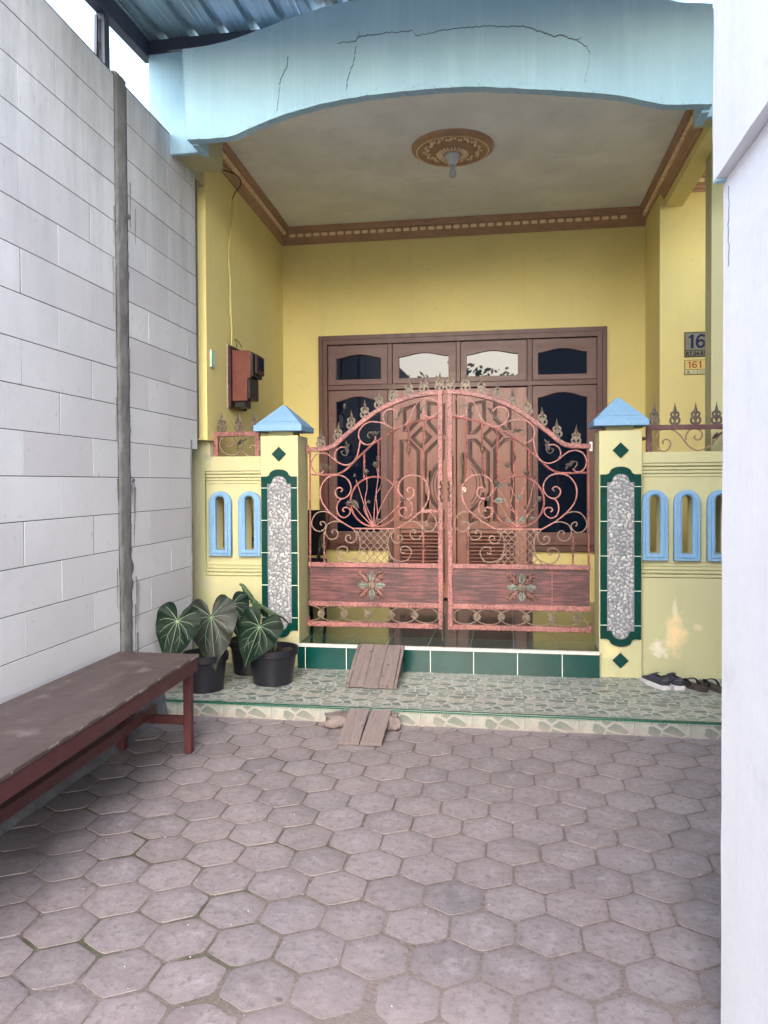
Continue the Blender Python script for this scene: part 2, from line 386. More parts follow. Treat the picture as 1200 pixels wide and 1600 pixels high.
def sand_mat():
    t = NT('joint sand with moss'); n = t.noise(t.pos, 3.0, 5); k = t.noise(t.pos, 60, 6, 0.7)
    col = t.mix(t.ramp(k, [(0.35, 0.0), (0.65, 1.0)]), (0.115, 0.097, 0.09), (0.21, 0.175, 0.165))
    x = t.sep(t.pos)[0]
    left = t.ramp(t.math('MULTIPLY_ADD', x, -0.4, 0.3), [(0.4, 0.0), (0.7, 1.0)])
    col = t.mix(t.math('MULTIPLY', t.ramp(n, [(0.46, 0.0), (0.60, 0.9)]), left), col, (0.060, 0.066, 0.038))
    b3 = blob(t, (-0.1, 1.7, 0), (1.3, 0.75, 1), 0.9, 0.25, 3); col = t.mix(t.math('MULTIPLY', b3, 0.85), col, (0.22, 0.175, 0.165))
    t.col(col); t.rough(0.95); t.b.inputs['Specular IOR Level'].default_value = 0.1; t.bump(k, 0.8, 0.006); return t.m
M['sand'] = sand_mat()
M['street'] = paint('street asphalt', (0.12, 0.115, 0.11), (0.09, 0.09, 0.088), 1.5, 0.9, 0.4, 60)

def tile_mat(name, vertical=False):
    """glazed tile printed with broken stone: the same print on every tile"""
    t = NT(name); s = t.sep(t.pos); tx = 0.3
    x = t.math('DIVIDE', t.math('SUBTRACT', s[0], 0.1), tx)
    if vertical: y = t.math('DIVIDE', s[2], 0.30); 
    else: y = t.math('DIVIDE', t.math('SUBTRACT', s[1], 4.84), 0.40)
    fx = t.math('FRACT', t.math('ADD', x, 20.0)); fy = t.math('FRACT', t.math('ADD', y, 20.0))
    v = t.comb(t.math('MULTIPLY', fx, 0.3), t.math('MULTIPLY', fy, 0.30 if vertical else 0.40), 0.37 if vertical else 0.0)
    SCL = 11.0 if vertical else 14.5
    v2 = t.scale(v, 1.0, 1.35, 1.0)
    edge = t.vor(v2, SCL, 'DISTANCE_TO_EDGE'); cell = t.vor(v2, SCL, 'F1', 'Color'); cs = t.n('ShaderNodeSeparateColor'); t.l(cell, cs.inputs[0]); r = cs.outputs[0]
    n = t.noise(t.pos, 55, 5, 0.7)
    stone = t.ramp(r, [(0.0, (0.085, 0.125, 0.11)), (0.28, (0.17, 0.21, 0.18)), (0.42, (0.31, 0.31, 0.26)), (0.56, (0.12, 0.155, 0.14)), (0.66, (0.32, 0.30, 0.255)), (0.86, (0.235, 0.265, 0.23))], 'CONSTANT')
    stone = t.mix(t.ramp(n, [(0.35, 0.0), (0.65, 0.3)]), stone, (0.28, 0.27, 0.22))
    grout = (0.38, 0.40, 0.375) if not vertical else (0.30, 0.30, 0.27)
    col = t.mix(t.ramp(edge, [(0.045, 1.0), (0.085, 0.0)]), stone, grout)
    ex = t.math('MINIMUM', fx, t.math('SUBTRACT', 1.0, fx)); ey = t.math('MINIMUM', fy, t.math('SUBTRACT', 1.0, fy))
    jx = t.math('LESS_THAN', ex, 0.010); jy = t.math('LESS_THAN', ey, 0.008) if not vertical else t.math('LESS_THAN', ex, 0.008)
    jj = t.math('MAXIMUM', jx, jy); col = t.mix(t.math('MULTIPLY', jj, 0.85), col, (0.17, 0.18, 0.185))
    d = t.noise(t.pos, 6, 7, 0.7); col = t.mix(t.math('MULTIPLY', t.ramp(d, [(0.45, 0.0), (0.7, 1.0)]), 0.3), col, (0.20, 0.185, 0.17))
    if vertical:
        d2 = t.noise(t.pos, 16, 7, 0.75); z = t.ramp(s[2], [(0.0, 0.95), (0.06, 0.0)])
        col = t.mix(t.math('MULTIPLY', z, t.ramp(d2, [(0.35, 0.0), (0.6, 1.0)])), col, (0.24, 0.20, 0.18))
    t.col(col); t.rough(t.ramp(n, [(0.3, 0.30), (0.7, 0.5)])); t.b.inputs['Specular IOR Level'].default_value = 0.5
    t.bump(t.math('SUBTRACT', t.math('MULTIPLY', t.ramp(edge, [(0.0, 0.0), (0.1, 1.0)]), 0.4), jj), 0.3, 0.002)
    return t.m
M['terrace'] = tile_mat('broken stone floor tile'); M['terrace_v'] = tile_mat('broken stone riser tile', True)
def green_tile(name, c, rough, jx=None, jy=None, jz=None, off=(0.0, 0.0, 0.0), jc=(0.5, 0.55, 0.5), jw=0.006):
    t = NT(name); s = t.sep(t.pos); n = t.noise(t.pos, 5, 5, 0.6)
    col = t.mix(t.ramp(n, [(0.35, 0.0), (0.65, 1.0)]), c, tuple(v * 0.7 for v in c)); jj = None
    for i, per in ((0, jx), (1, jy), (2, jz)):
        if not per: continue
        f = t.math('FRACT', t.math('ADD', t.math('DIVIDE', t.math('SUBTRACT', s[i], off[i]), per), 20.0))
        e = t.math('LESS_THAN', t.math('MINIMUM', f, t.math('SUBTRACT', 1.0, f)), jw / per / 2)
        jj = e if jj is None else t.math('MAXIMUM', jj, e)
    k = t.noise(t.pos, 18, 6, 0.7)
    if jj is not None: col = t.mix(jj, col, jc)
    t.col(col); t.rough(t.ramp(k, [(0.35, rough), (0.7, rough + 0.10)])); t.b.inputs['Specular IOR Level'].default_value = 0.6
    h = t.math('MULTIPLY', n, 0.3)
    if jj is not None: h = t.math('SUBTRACT', h, t.math('MULTIPLY', jj, 0.5))
    t.bump(h, 0.15, 0.002); return t.m
GT = (0.003, 0.050, 0.044)
M['porch_floor'] = green_tile('dark green glossy floor tile', (0.005, 0.045, 0.040), 0.05, 0.3, 0.3, None, (0.045, 5.38, 0), (0.22, 0.30, 0.28), 0.004)
M['porch_floor'].node_tree.nodes['Principled BSDF'].inputs['Specular IOR Level'].default_value = 0.36
M['porch_riser'] = green_tile('green riser tile', GT, 0.12, 0.3, None, None, (0.07, 0, 0), (0.55, 0.62, 0.55), 0.005)
M['green_edge'] = green_tile('green pillar tile', (0.003, 0.046, 0.037), 0.10, None, None, 0.235, (0, 0, 0.21), (0.55, 0.65, 0.55), 0.005)
M['nosing_white'] = paint('white ribbed step nosing', (0.66, 0.66, 0.62), (0.55, 0.55, 0.52), 20, 0.45, 0.2, 90)
M['nosing_green'] = paint('green step nosing', (0.008, 0.055, 0.036), (0.012, 0.075, 0.05), 20, 0.3, 0.2, 90, spec=0.5)
M['nosing_lite'] = paint('pale beading', (0.42, 0.52, 0.42), rough=0.4)
M['green_diamond'] = green_tile('green diamond tile', (0.003, 0.046, 0.037), 0.08)
M['cement'] = paint('grey pebble bed cement', (0.20, 0.205, 0.22), (0.16, 0.165, 0.18), 30, 0.85, 0.5, 80)
def pebble_mat():
    t = NT('white and grey pebbles'); r = t.geo.outputs['Random Per Island']; n = t.noise(t.pos, 60, 4)
    c = t.ramp(r, [(0.0, (0.20, 0.215, 0.215)), (0.2, (0.31, 0.325, 0.33)), (0.45, (0.38, 0.395, 0.395)), (0.7, (0.26, 0.29, 0.29)), (0.85, (0.46, 0.465, 0.45)), (0.95, (0.32, 0.29, 0.28))], 'CONSTANT')
    t.col(t.mix(t.ramp(n, [(0.3, 0.0), (0.7, 0.3)]), c, (0.36, 0.37, 0.38))); t.rough(0.45); t.bump(n, 0.2, 0.002); return t.m
M['pebble'] = pebble_mat()

# wood
def wood_mat(name, c1, c2, axis='Z', rough=0.4, sc=1.0, spec=0.45):
    t = NT(name); k = {'X': (1.2, 22, 22), 'Y': (22, 1.2, 22), 'Z': (22, 22, 1.2)}[axis]
    n = t.noise(t.scale(t.pos, *[v * sc for v in k]), 1.0, 5, 0.65, 0.6); m_ = t.noise(t.pos, 2.5, 4)
    col = t.mix(t.ramp(n, [(0.3, 0.0), (0.7, 1.0)]), c1, c2); col = t.mix(t.ramp(m_, [(0.35, 0.0), (0.65, 0.3)]), col, tuple(v * 1.35 for v in c1))
    t.col(col); t.rough(t.ramp(n, [(0.3, rough), (0.7, rough + 0.12)])); t.b.inputs['Specular IOR Level'].default_value = spec; t.bump(n, 0.15, 0.002); return t.m
M['wood_frame'] = wood_mat('dark red brown varnished wood', (0.115, 0.043, 0.034), (0.07, 0.027, 0.022), 'X', 0.35)
M['wood_frame_z'] = wood_mat('dark red brown varnished upright', (0.115, 0.043, 0.034), (0.07, 0.027, 0.022), 'Z', 0.35)
M['wood_sash'] = wood_mat('red brown varnished sash', (0.145, 0.065, 0.052), (0.10, 0.043, 0.035), 'X', 0.36)
M['wood_door'] = wood_mat('pinkish brown varnished door', (0.29, 0.122, 0.086), (0.21, 0.084, 0.060), 'Z', 0.30)
M['wood_groove'] = wood_mat('door moulding', (0.095, 0.042, 0.035), (0.060, 0.027, 0.023), 'Z', 0.35)
def glass_mat():
    t = NT('dark window glass'); t.col((0.004, 0.008, 0.020)); t.rough(0.015); t.b.inputs['IOR'].default_value = 1.42
    n = t.noise(t.pos, 1.4, 2); t.bump(n, 0.02, 0.01); return t.m
M['glass'] = glass_mat()
M['steel'] = paint('brushed steel', (0.62, 0.60, 0.57), rough=0.25, metal=1, spec=0.5)
M['black_metal'] = paint('black iron', (0.018, 0.018, 0.02), rough=0.4)

# gate paint: salmon brushed over oxide brown
def gate_mat(name, a, b, f, sc=(60, 60, 60), rough=0.45):
    t = NT(name); n = t.noise(t.scale(t.pos, *sc), 1.0, 6, 0.7); m_ = t.noise(t.pos, 6, 4)
    v = t.math('ADD', n, t.math('MULTIPLY', t.math('SUBTRACT', m_, 0.5), 0.35))
    t.col(t.mix(t.ramp(v, [(f - 0.1, 0.0), (f + 0.12, 1.0)]), a, b)); t.rough(rough); t.b.inputs['Specular IOR Level'].default_value = 0.5
    t.bump(n, 0.5, 0.003); return t.m
PK = (0.33, 0.13, 0.117); OX = (0.075, 0.030, 0.033)
M['gate_frame'] = gate_mat('salmon hammered iron', OX, PK, 0.46)
M['gate_pink'] = gate_mat('salmon scroll iron', (0.14, 0.052, 0.048), (0.41, 0.165, 0.145), 0.46)
M['gate_tan'] = gate_mat('tan scroll iron', (0.14, 0.085, 0.065), (0.28, 0.185, 0.14), 0.5)
M['gate_panel'] = gate_mat('brushed oxide sheet', (0.050, 0.020, 0.024), (0.20, 0.062, 0.064), 0.56, (5, 5, 70), 0.4)
M['gate_gold'] = gate_mat('antique gold iron', (0.045, 0.034, 0.026), (0.20, 0.145, 0.095), 0.5)
M['gate_dark'] = gate_mat('dark bronze leaf iron', (0.045, 0.033, 0.028), (0.12, 0.09, 0.065), 0.55)
M['ornament'] = gate_mat('pinkish bronze leaf iron', (0.09, 0.04, 0.036), (0.27, 0.14, 0.115), 0.5)
M['gate_green'] = gate_mat('green grey leaf iron', (0.07, 0.085, 0.075), (0.22, 0.235, 0.20), 0.50)
M['rail_dark'] = gate_mat('dull maroon iron', (0.065, 0.024, 0.028), (0.13, 0.05, 0.052), 0.5)
M['rail_spike'] = gate_mat('brown spike iron', (0.035, 0.026, 0.022), (0.115, 0.085, 0.06), 0.5)
M['rail_scroll'] = gate_mat('brown scroll iron', (0.15, 0.09, 0.06), (0.30, 0.19, 0.13), 0.5)

# ================================================================= SETTING
def paving():
    W_, H_ = 0.206, 0.183; bm = bmesh.new(); lay = bm.verts.layers.float.new('edge')
    for j in range(-1, 29):
        yc = 4.268 - j * H_; x0 = 0.125 if j % 2 == 0 else 0.024
        for i in range(-12, 13):
            xc = x0 + W_ * i + random.uniform(-.002, .002); yy = yc + random.uniform(-.002, .002)
            if xc < -2.2 or xc > 2.7: continue
            r0 = W_ / 2 / math.cos(R(30)); tilt = (random.uniform(-.008, .008), random.uniform(-.008, .008)); dz = random.uniform(-.0015, .001)
            cs = [(r0 * math.cos(R(60 * k + 30)) * random.uniform(.975, 1.0), r0 * math.sin(R(60 * k + 30)) * random.uniform(.975, 1.0)) for k in range(6)]
            out = []
            for k in range(6):
                a, b = cs[k], cs[(k + 1) % 6]; q = (a[0] * .92 + b[0] * .08, a[1] * .92 + b[1] * .08); q2 = (a[0] * .5 + b[0] * .5, a[1] * .5 + b[1] * .5); q3 = (a[0] * .08 + b[0] * .92, a[1] * .08 + b[1] * .92)
                out += [q, q2, q3]
            ch_ = random.random(); out = [(a * (random.uniform(.975, 1.0) - (.07 if ch_ < .25 and i_ in (3, 4) else 0)), b * (random.uniform(.975, 1.0) - (.07 if ch_ < .25 and i_ in (3, 4) else 0))) for i_, (a, b) in enumerate(out)]
            rings = []
            for s, z, e in ((.984, -.03, 1), (.982, -.0045, 1), (.976, -.0010, 1), (.88, 0, .7), (.6, .0006, .25), (.3, .0009, 0)):
                ring = []
                for a, b in out:
                    v = bm.verts.new((xc + a * s, yy + b * s, z + dz + a * s * tilt[0] + b * s * tilt[1])); v[lay] = e; ring.append(v)
                rings.append(ring)
            n = len(out)
            for p, q in zip(rings, rings[1:]):
                for k in range(n): bm.faces.new((p[k], p[(k + 1) % n], q[(k + 1) % n], q[k]))
            c = bm.verts.new((xc, yy, .0010 + dz)); c[lay] = 0
            for k in range(n): bm.faces.new((rings[-1][k], rings[-1][(k + 1) % n], c))
    return bm
tag(obj('paving', paving(), M['paver'], smooth=True, auto=24), 'pinkish grey hexagonal concrete pavers covering the yard', None, None, 'structure')
bm = bmesh.new()
nx, ny = 150, 160; vs = []
for j in range(ny + 1):
    for i in range(nx + 1):
        x = -2.3 + 5.1 * i / nx; y = -0.85 + 5.4 * j / ny
        h = noise.noise(Vector((x * 1.1, y * 1.1, 3))) + .5 * noise.noise(Vector((x * 6, y * 6, 1)))
        cen = math.exp(-((x + .1) / 1.3) ** 2 - ((y - 1.6) / .8) ** 2)
        z = -0.0046 + 0.0045 * h + 0.004 * cen
        vs.append(bm.verts.new((x, y, min(z, -0.0012))))
for j in range(ny):
    for i in range(nx): bm.faces.new((vs[j * (nx + 1) + i], vs[j * (nx + 1) + i + 1], vs[(j + 1) * (nx + 1) + i + 1], vs[(j + 1) * (nx + 1) + i]))
tag(obj('joint_sand', bm, M['sand'], smooth=True), 'sandy mossy soil filling the joints between pavers', None, None, 'structure')
bm = bmesh.new(); box(bm, -150, 150, -150, 150, -0.2, -0.04); tag(obj('ground', bm, M['street']), 'grey street ground around the yard', None, None, 'structure')

# terrace (lower raised walkway)
t_ = tag(obj('terrace', B(-2.35, 2.7, 4.452, 5.6, -0.05, 0.09), M['terrace']), 'raised walkway of broken stone patterned tiles', None, None, 'structure')
obj('riser', B(-2.35, 2.7, 4.444, 4.4515, -0.05, 0.076), M['terrace_v'], t_)
bm = bmesh.new(); box(bm, -2.35, 2.7, 4.436, 4.462, 0.078, 0.0935, 0.004, seg=2); obj('nosing', bm, M['nosing_green'], t_)
bm = bmesh.new()
for k in range(360): ball(bm, (-2.3 + k * 0.0138, 4.4355, 0.0795), 0.0036, 1, 1.0, .7, 1)
obj('beading', bm, M['nosing_lite'], t_)
p_ = tag(obj('porch_floor', prism(bmesh.new(), [(-1.4875, 5.362), (.6175, 5.362), (.6175, 5.6), (2.75, 5.6), (2.75, 8.6), (-2.45, 8.6), (-2.45, 5.6), (-1.4875, 5.6)], -0.02, 0.262), M['porch_floor']), 'glossy dark green tiled porch floor', None, None, 'structure')
obj('riser', B(-1.487, 0.617, 5.352, 5.361, 0.09, 0.245), M['porch_riser'], p_)
bm = bmesh.new()
for k in range(8):
    x0 = -1.487 + k * .2632; box(bm, x0, min(x0 + .262, 0.617), 5.343, 5.385, 0.246, 0.266, 0.003, seg=1)
for k in range(6): box(bm, -1.486, 0.616, 5.3415, 5.344, 0.2485 + k * .003, 0.250 + k * .003)
obj('nosing', bm, M['nosing_white'], p_)

# ================================================================= HOUSE
house = thing('house', (-0.4, 7.6, 0.0), 'yellow house front with arched blue porch fascia and grey ceiling', 'house')
bm = bmesh.new(); prism(bm, [(-2.32, 5.35), (-2.152, 5.35), (-2.1625, 5.5925), (-2.33, 5.5925)], 1.737, 4.1); obj('wall', bm, M['yellow'], house)
bm = bmesh.new(); prism(bm, [(-2.33, 5.593), (-2.1625, 5.593), (-2.245, 7.72), (-2.42, 7.72)], -0.02, 4.1); obj('wall', bm, M['yellow'], house)
bmw = bm_from(plate([[(-2.6, 0.2), (-1.168, 0.2), (-1.168, 0.80), (-1.862, 0.80), (-1.862, 2.885), (0.938, 2.885), (0.938, 0.80), (0.243, 0.80), (0.243, 0.2), (1.6, 0.2), (1.6, 4.1), (-2.6, 4.1)]], 7.6, 7.75, name='wall'))
obj('wall', bmw, M['yellow'], house)
bm = bmesh.new(); prism(bm, [(1.292, 6.9), (2.7, 6.9), (2.7, 7.59), (1.292, 7.59)], 0.2, 4.1); obj('wall', bm, M['yellow'], house)
bm = bmesh.new(); box(bm, 1.432, 1.72, 5.78, 5.95, 0.2, 4.0); obj('column', bm, M['yellow_pale'], house)
# ceiling, beams
obj('ceiling', prism(bmesh.new(), [(-1.93, 4.626), (1.13, 4.626), (1.13, 4.95), (1.45, 4.95), (1.45, 7.7), (-2.26, 7.7), (-2.2, 5.1), (-1.93, 5.1)], 3.975, 4.08), M['ceiling'], house)
obj('ceiling', B(1.47, 3.0, 4.7, 7.7, 4.02, 4.12), M['ceiling'], house)
bm = bmesh.new(); box(bm, 1.33, 1.475, 4.68, 6.899, 3.75, 4.07); obj('beam', bm, M['yellow'], house)
bm = bmesh.new(); box(bm, -2.27, -2.16, 4.795, 5.349, 3.565, 4.05); box(bm, -2.159, -1.93, 4.803, 5.12, 3.575, 3.97); box(bm, 1.13, 1.329, 4.803, 5.0, 3.575, 3.97); split(obj('beam', bm, M['yellow_pale'], house))
# cornice: cove moulding with dentils along three sides
def cornice_run(a, b, inward, name='cornice', parent=house):
    a = Vector(a); b = Vector(b); d = (b - a).normalized(); n = Vector(inward).normalized(); L = (b - a).length
    prof = [(0, 0), (.014, 0), (.014, .018), (.028, .026), (.030, .040), (.040, .050), (.052, .056), (.066, .092), (.074, .098), (.090, .100), (.094, .130), (.105, .135), (.105, .155), (0, .155)]
    bm = bmesh.new(); rings = []
    # mitred ends: profile offset along d equals offset along n
    for P, s in ((a, 1), (b, -1)):
        rings.append([bm.verts.new(P + n * q + d * q * s + Vector((0, 0, z))) for q, z in prof])
    m = len(prof)
    for k in range(m): bm.faces.new((rings[0][k], rings[0][(k + 1) % m], rings[1][(k + 1) % m], rings[1][k]))
    bm.faces.new(rings[0]); bm.faces.new(rings[1][::-1]); bmesh.ops.recalc_face_normals(bm, faces=bm.faces)
    c = obj(name, bm, M['gold'], parent)
    bm = bmesh.new(); cnt = int((L - .22) / 0.082)
    for k in range(cnt):
        s0 = 0.13 + k * 0.082; rot = Matrix.Translation(a + d * s0 + n * 0.064 + Vector((0, 0, 0.078))) @ Matrix((tuple((*d, 0)), tuple((*n, 0)), (0, 0, 1, 0), (0, 0, 0, 1))).transposed()
        box(bm, -.029, .029, -.010, .018, -.017, .015, .005, mat=rot @ Matrix.Rotation(R(-22), 4, 'X'), seg=1)
        
    bmesh.ops.recalc_face_normals(bm, faces=bm.faces)
    tag(obj('dentils', bm, M['gold_hi'], c), None, None, None, 'stuff') if cnt > 100 else obj('dentils', bm, M['gold_hi'], c); return c
cornice_run((-2.245, 7.6, 3.82), (1.33, 7.6, 3.82), (0, -1, 0))
cornice_run((-2.160, 5.16, 3.82), (-2.245, 7.6, 3.82), (1, 0.035, 0))
cornice_run((1.33, 7.6, 3.82), (1.33, 4.9, 3.82), (-1, 0, 0))
cornice_run((1.475, 6.9, 3.86), (2.6, 6.9, 3.86), (0, -1, 0))
# arched fascia
AX = -0.415
bot = [(-1.945, 3.546), (-1.693, 3.543), (-1.574, 3.575), (-1.387, 3.635), (-1.135, 3.690), (-.892, 3.717), (-.649, 3.728), (-.414, 3.730)]
botR = [(-.414, 3.730), (-.2, 3.722), (-.025, 3.702), (.204, 3.672), (.440, 3.636), (.648, 3.598), (.790, 3.556), (.890, 3.530), (1.131, 3.515)]
topL = [(-1.973, 4.101), (-1.807, 4.109), (-1.655, 4.130), (-1.431, 4.185), (-1.231, 4.238), (-1.033, 4.275), (-.904, 4.292), (-.65, 4.315), (-.415, 4.32)]
topR = [(-.415, 4.32), (-.15, 4.315), (.1, 4.30), (.35, 4.26), (.6, 4.20), (.861, 4.118), (1.005, 4.082), (1.137, 4.065)]
def arch_bm():
    lo = smooth_path([(x, 0, z) for x, z in bot + botR[1:]], .03); hi = smooth_path([(x, 0, z) for x, z in topL + topR[1:]], .03)
    def at(P, x):
        for a, b in zip(P, P[1:]):
            if a.x <= x <= b.x: return a.z + (b.z - a.z) * (x - a.x) / max(1e-6, b.x - a.x)
        return P[0].z if x < P[0].x else P[-1].z
    bm = bmesh.new(); lay = bm.verts.layers.float.new('rim'); N = 150; K = [0, .03, .08, .15, .3, .5, .7, .85, .92, .97, 1]
    F, Bk = [], []
    for i in range(N + 1):
        u = i / N; x = -1.95 + u * 3.083; z0 = at(lo, x) + .003 * noise.noise(Vector((x * 14, 0, 0))); z1 = at(hi, x) + .004 * noise.noise(Vector((x * 9, 5, 0)))
        cf, cb = [], []
        for k in K:
            xx = x + (-.024 * k if u < .01 else 0)
            a = bm.verts.new((xx, 4.56 + .004 * noise.noise(Vector((x * 3, k * 2, 0))), z0 + (z1 - z0) * k)); b = bm.verts.new((xx, 4.625, z0 + (z1 - z0) * k))
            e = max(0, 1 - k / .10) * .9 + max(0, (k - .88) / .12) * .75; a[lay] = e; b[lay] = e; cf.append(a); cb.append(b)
        F.append(cf); Bk.append(cb)
    nk = len(K)
    for i in range(N):
        for k in range(nk - 1):
            bm.faces.new((F[i][k], F[i + 1][k], F[i + 1][k + 1], F[i][k + 1])); bm.faces.new((Bk[i][k], Bk[i][k + 1], Bk[i + 1][k + 1], Bk[i + 1][k]))
        bm.faces.new((F[i][0], Bk[i][0], Bk[i + 1][0], F[i + 1][0])); bm.faces.new((F[i][-1], F[i + 1][-1], Bk[i + 1][-1], Bk[i][-1]))
    for i, s in ((0, 1), (N, -1)):
        for k in range(nk - 1):
            q = (F[i][k], F[i][k + 1], Bk[i][k + 1], Bk[i][k]); bm.faces.new(q if s > 0 else q[::-1])
    return bm
fa = obj('fascia', arch_bm(), M['arch'], house, smooth=True, auto=35)
bm = bmesh.new(); box(bm, -1.945, -1.90, 4.626, 4.80, 3.535, 4.07, .004); box(bm, 1.09, 1.135, 4.626, 4.80, 3.50, 4.05, .004); split(obj('fascia_return', bm, M['arch'], house))
bm = bmesh.new(); box(bm, -2.29, -1.946, 4.75, 4.79, 3.548, 4.20, .005); box(bm, 1.136, 1.9, 4.75, 4.79, 3.53, 4.15, .005)
split(obj('fascia_shoulder', bm, M['arch'], house))
CR = [[(-992,4044),(-925,4046),(-883,4049),(-859,4073),(-790,4074),(-674,4078),(-541,4073),(-522,4041),(-409,4057),(-297,4064),(-112,4061),(107,4036),(223,3989),(280,3962),(305,3970),(394,3933),(447,3895),(472,3857),(465,3793),(447,3723),(436,3659)],[(-859,4073),(-871,4112)],[(394,3933),(436,3950)],[(-1300,4001),(-1309,3932),(-1349,3859),(-1358,3764),(-1375,3670)],[(-879,4026),(-895,3933),(-934,3824),(-943,3749)]]
CW = [[.6,1.2,1.6,2.4,1.4,1,.9,.7,.7,.8,.5,.6,1.6,1.8,1.6,2.2,1.6,1.2,1.1,.8,.5],[2,.3],[1.6,.3],[.8,.9,.9,.7,.3],[.8,.5,.4,.2]]
bm = bmesh.new()
for c, ww in zip(CR, CW):
    P = []
    for (a, b), (wa, wb) in zip(zip(c, c[1:]), zip(ww, ww[1:])):
        n = max(2, int(math.dist(a, b) / 9))
        for k in range(n):
            t = k / n; P.append((a[0] + (b[0] - a[0]) * t + random.uniform(-4, 4), a[1] + (b[1] - a[1]) * t + random.uniform(-5, 5), wa + (wb - wa) * t))
    pr = None
    for x, z, wd in P:
        wd = random.uniform(.4, 1.5) * .00055 * wd ** 1.5
        cur = (bm.verts.new((x / 1000, 4.5535, z / 1000 + wd)), bm.verts.new((x / 1000, 4.5535, z / 1000 - wd)), bm.verts.new((x / 1000, 4.566, z / 1000 + wd)), bm.verts.new((x / 1000, 4.566, z / 1000 - wd)))
        if pr: bm.faces.new((pr[0], pr[1], cur[1], cur[0])); bm.faces.new((pr[0], cur[0], cur[2], pr[2])); bm.faces.new((pr[1], pr[3], cur[3], cur[1]))
        pr = cur
obj('crack', bm, M['crack'], fa)
# ceiling rose
bm = bmesh.new(); cx, cy = -0.404, 5.94
lathe(bm, [(.005, 3.915), (.06, 3.914), (.10, 3.918), (.135, 3.935), (.15, 3.93), (.165, 3.938), (.17, 3.952), (.235, 3.952), (.262, 3.945), (.272, 3.936), (.290, 3.945), (.308, 3.955), (.312, 3.976)], (cx, cy, 0), 64, cap=False)
bmesh.ops.recalc_face_normals(bm, faces=bm.faces)
rose = obj('ceiling_rose', bm, M['gold'], house, smooth=True, auto=40)
bm = bmesh.new()
for k in range(90):
    a = 2 * math.pi * k / 90; ball(bm, (cx + .272 * math.cos(a), cy + .272 * math.sin(a), 3.936), .0065, 1)
obj('bead_ring', bm, M['gold_hi'], rose, smooth=True); bm = bmesh.new()
for k in range(54):
    a = 2 * math.pi * k / 54 + random.uniform(-.03, .03); r = .20 + .018 * math.sin(k * 1.7)
    ball(bm, (cx + r * math.cos(a), cy + r * math.sin(a), 3.948), random.uniform(.010, .016), 1, 1, 1, .9, jit=.15)
obj('scroll_ring', bm, M['gold_hi'], rose, smooth=True); bm = bmesh.new()
for k in range(24):
    a = 2 * math.pi * k / 24; rot = Matrix.Rotation(a, 3, 'Z'); ball(bm, Vector((cx, cy, 3.918)) + rot @ Vector((.095, 0, 0)), .035, 1, 1.1, .28, .35, rot)
obj('petal_ring', bm, M['gold_hi'], rose, smooth=True)

# door and window set
ds = house
YF = 7.575
def molding_frame():
    bm = bmesh.new()
    for k, (o, y) in enumerate(((0, 0), (.022, -.012), (.044, -.004), (.062, -.018))):
        x0, x1, z1 = -1.864 + o, .940 - o, 2.889 - o; wd = .020 if k < 3 else .030
        box(bm, x0, x0 + wd, YF + y - .012, 7.62, .75, z1 - wd); box(bm, x1 - wd, x1, YF + y - .012, 7.62, .75, z1 - wd); box(bm, x0, x1, YF + y - .012, 7.62, z1 - wd, z1)
    return bm
fr = obj('door_frame', molding_frame(), M['wood_frame_z'], ds)
bm = bmesh.new()
for x0, x1, z0, z1 in ((-1.166, -1.118, .262, 2.80), (-.486, -.446, 2.40, 2.80), (.196, .244, .262, 2.80)): box(bm, x0, x1, YF + .0, 7.66, z0, z1, .003)
split(obj('mullion', bm, M['wood_frame_z'], fr))
bm = bmesh.new(); box(bm, -1.772, .850, YF - .006, 7.655, 2.345, 2.396, .004); box(bm, -1.772, -1.168, YF - .03, 7.66, .752, .806, .004); box(bm, .246, .850, YF - .03, 7.66, .752, .806, .004)
box(bm, -1.772, .850, YF + .002, 7.655, 2.797, 2.815, .003)
split(obj('rail', bm, M['wood_frame'], fr))
def arch_hole(x0, x1, z0, z1, rise):
    L = [(x0, z0), (x1, z0), (x1, z1)]; n = 16
    for k in range(n + 1):
        u = k / n; x = x1 - .0 - (x1 - x0) * u; s = math.sin(math.pi * u) ** 1.6; L.append((x, z1 + .004 + rise * s))
    L.append((x0, z1)); return L
def sash(x0, x1, z0, z1, gx0, gx1, gz0, gz1, rise, ym=7.585, label=None):
    me = plate([rectp(x0, x1, z0, z1), arch_hole(gx0, gx1, gz0, gz1, rise)], ym, ym + .04, 0.003, 'sash')
    s = obj('window', me, M['wood_sash'], ds)
    obj('pane', B(gx0 - .02, gx1 + .02, ym + .022, ym + .028, gz0 - .02, gz1 + rise + .02), M['glass'], s)
    if z1 - z0 < 1:
        bm = bmesh.new()
        for hx in (x0 + .1, x1 - .18): box(bm, hx, hx + .08, ym - .010, ym + .004, z1 - .006, z1 + .004)
        split(obj('hinge', bm, M['black_metal'], s))
    return s
sash(-1.770, -1.168, 2.399, 2.795, -1.690, -1.234, 2.452, 2.655, .038)
sash(-1.116, -.488, 2.399, 2.795, -1.052, -.562, 2.452, 2.655, .038)
sash(-.444, .194, 2.399, 2.795, -.385, .108, 2.452, 2.655, .038)
sash(.246, .848, 2.399, 2.795, .300, .757, 2.452, 2.655, .038)
sash(-1.770, -1.168, .808, 2.342, -1.690, -1.240, .93, 2.225, .05)
sash(.246, .848, .808, 2.342, .298, .757, .93, 2.225, .05)
bm = bmesh.new(); box(bm, -1.862, -1.168, 7.70, 7.74, .75, 2.9); box(bm, .244, .93, 7.70, 7.74, .75, 2.9); box(bm, -1.168, .244, 7.70, 7.74, .2, 2.9); obj('backing', bm, M['black_metal'], fr)
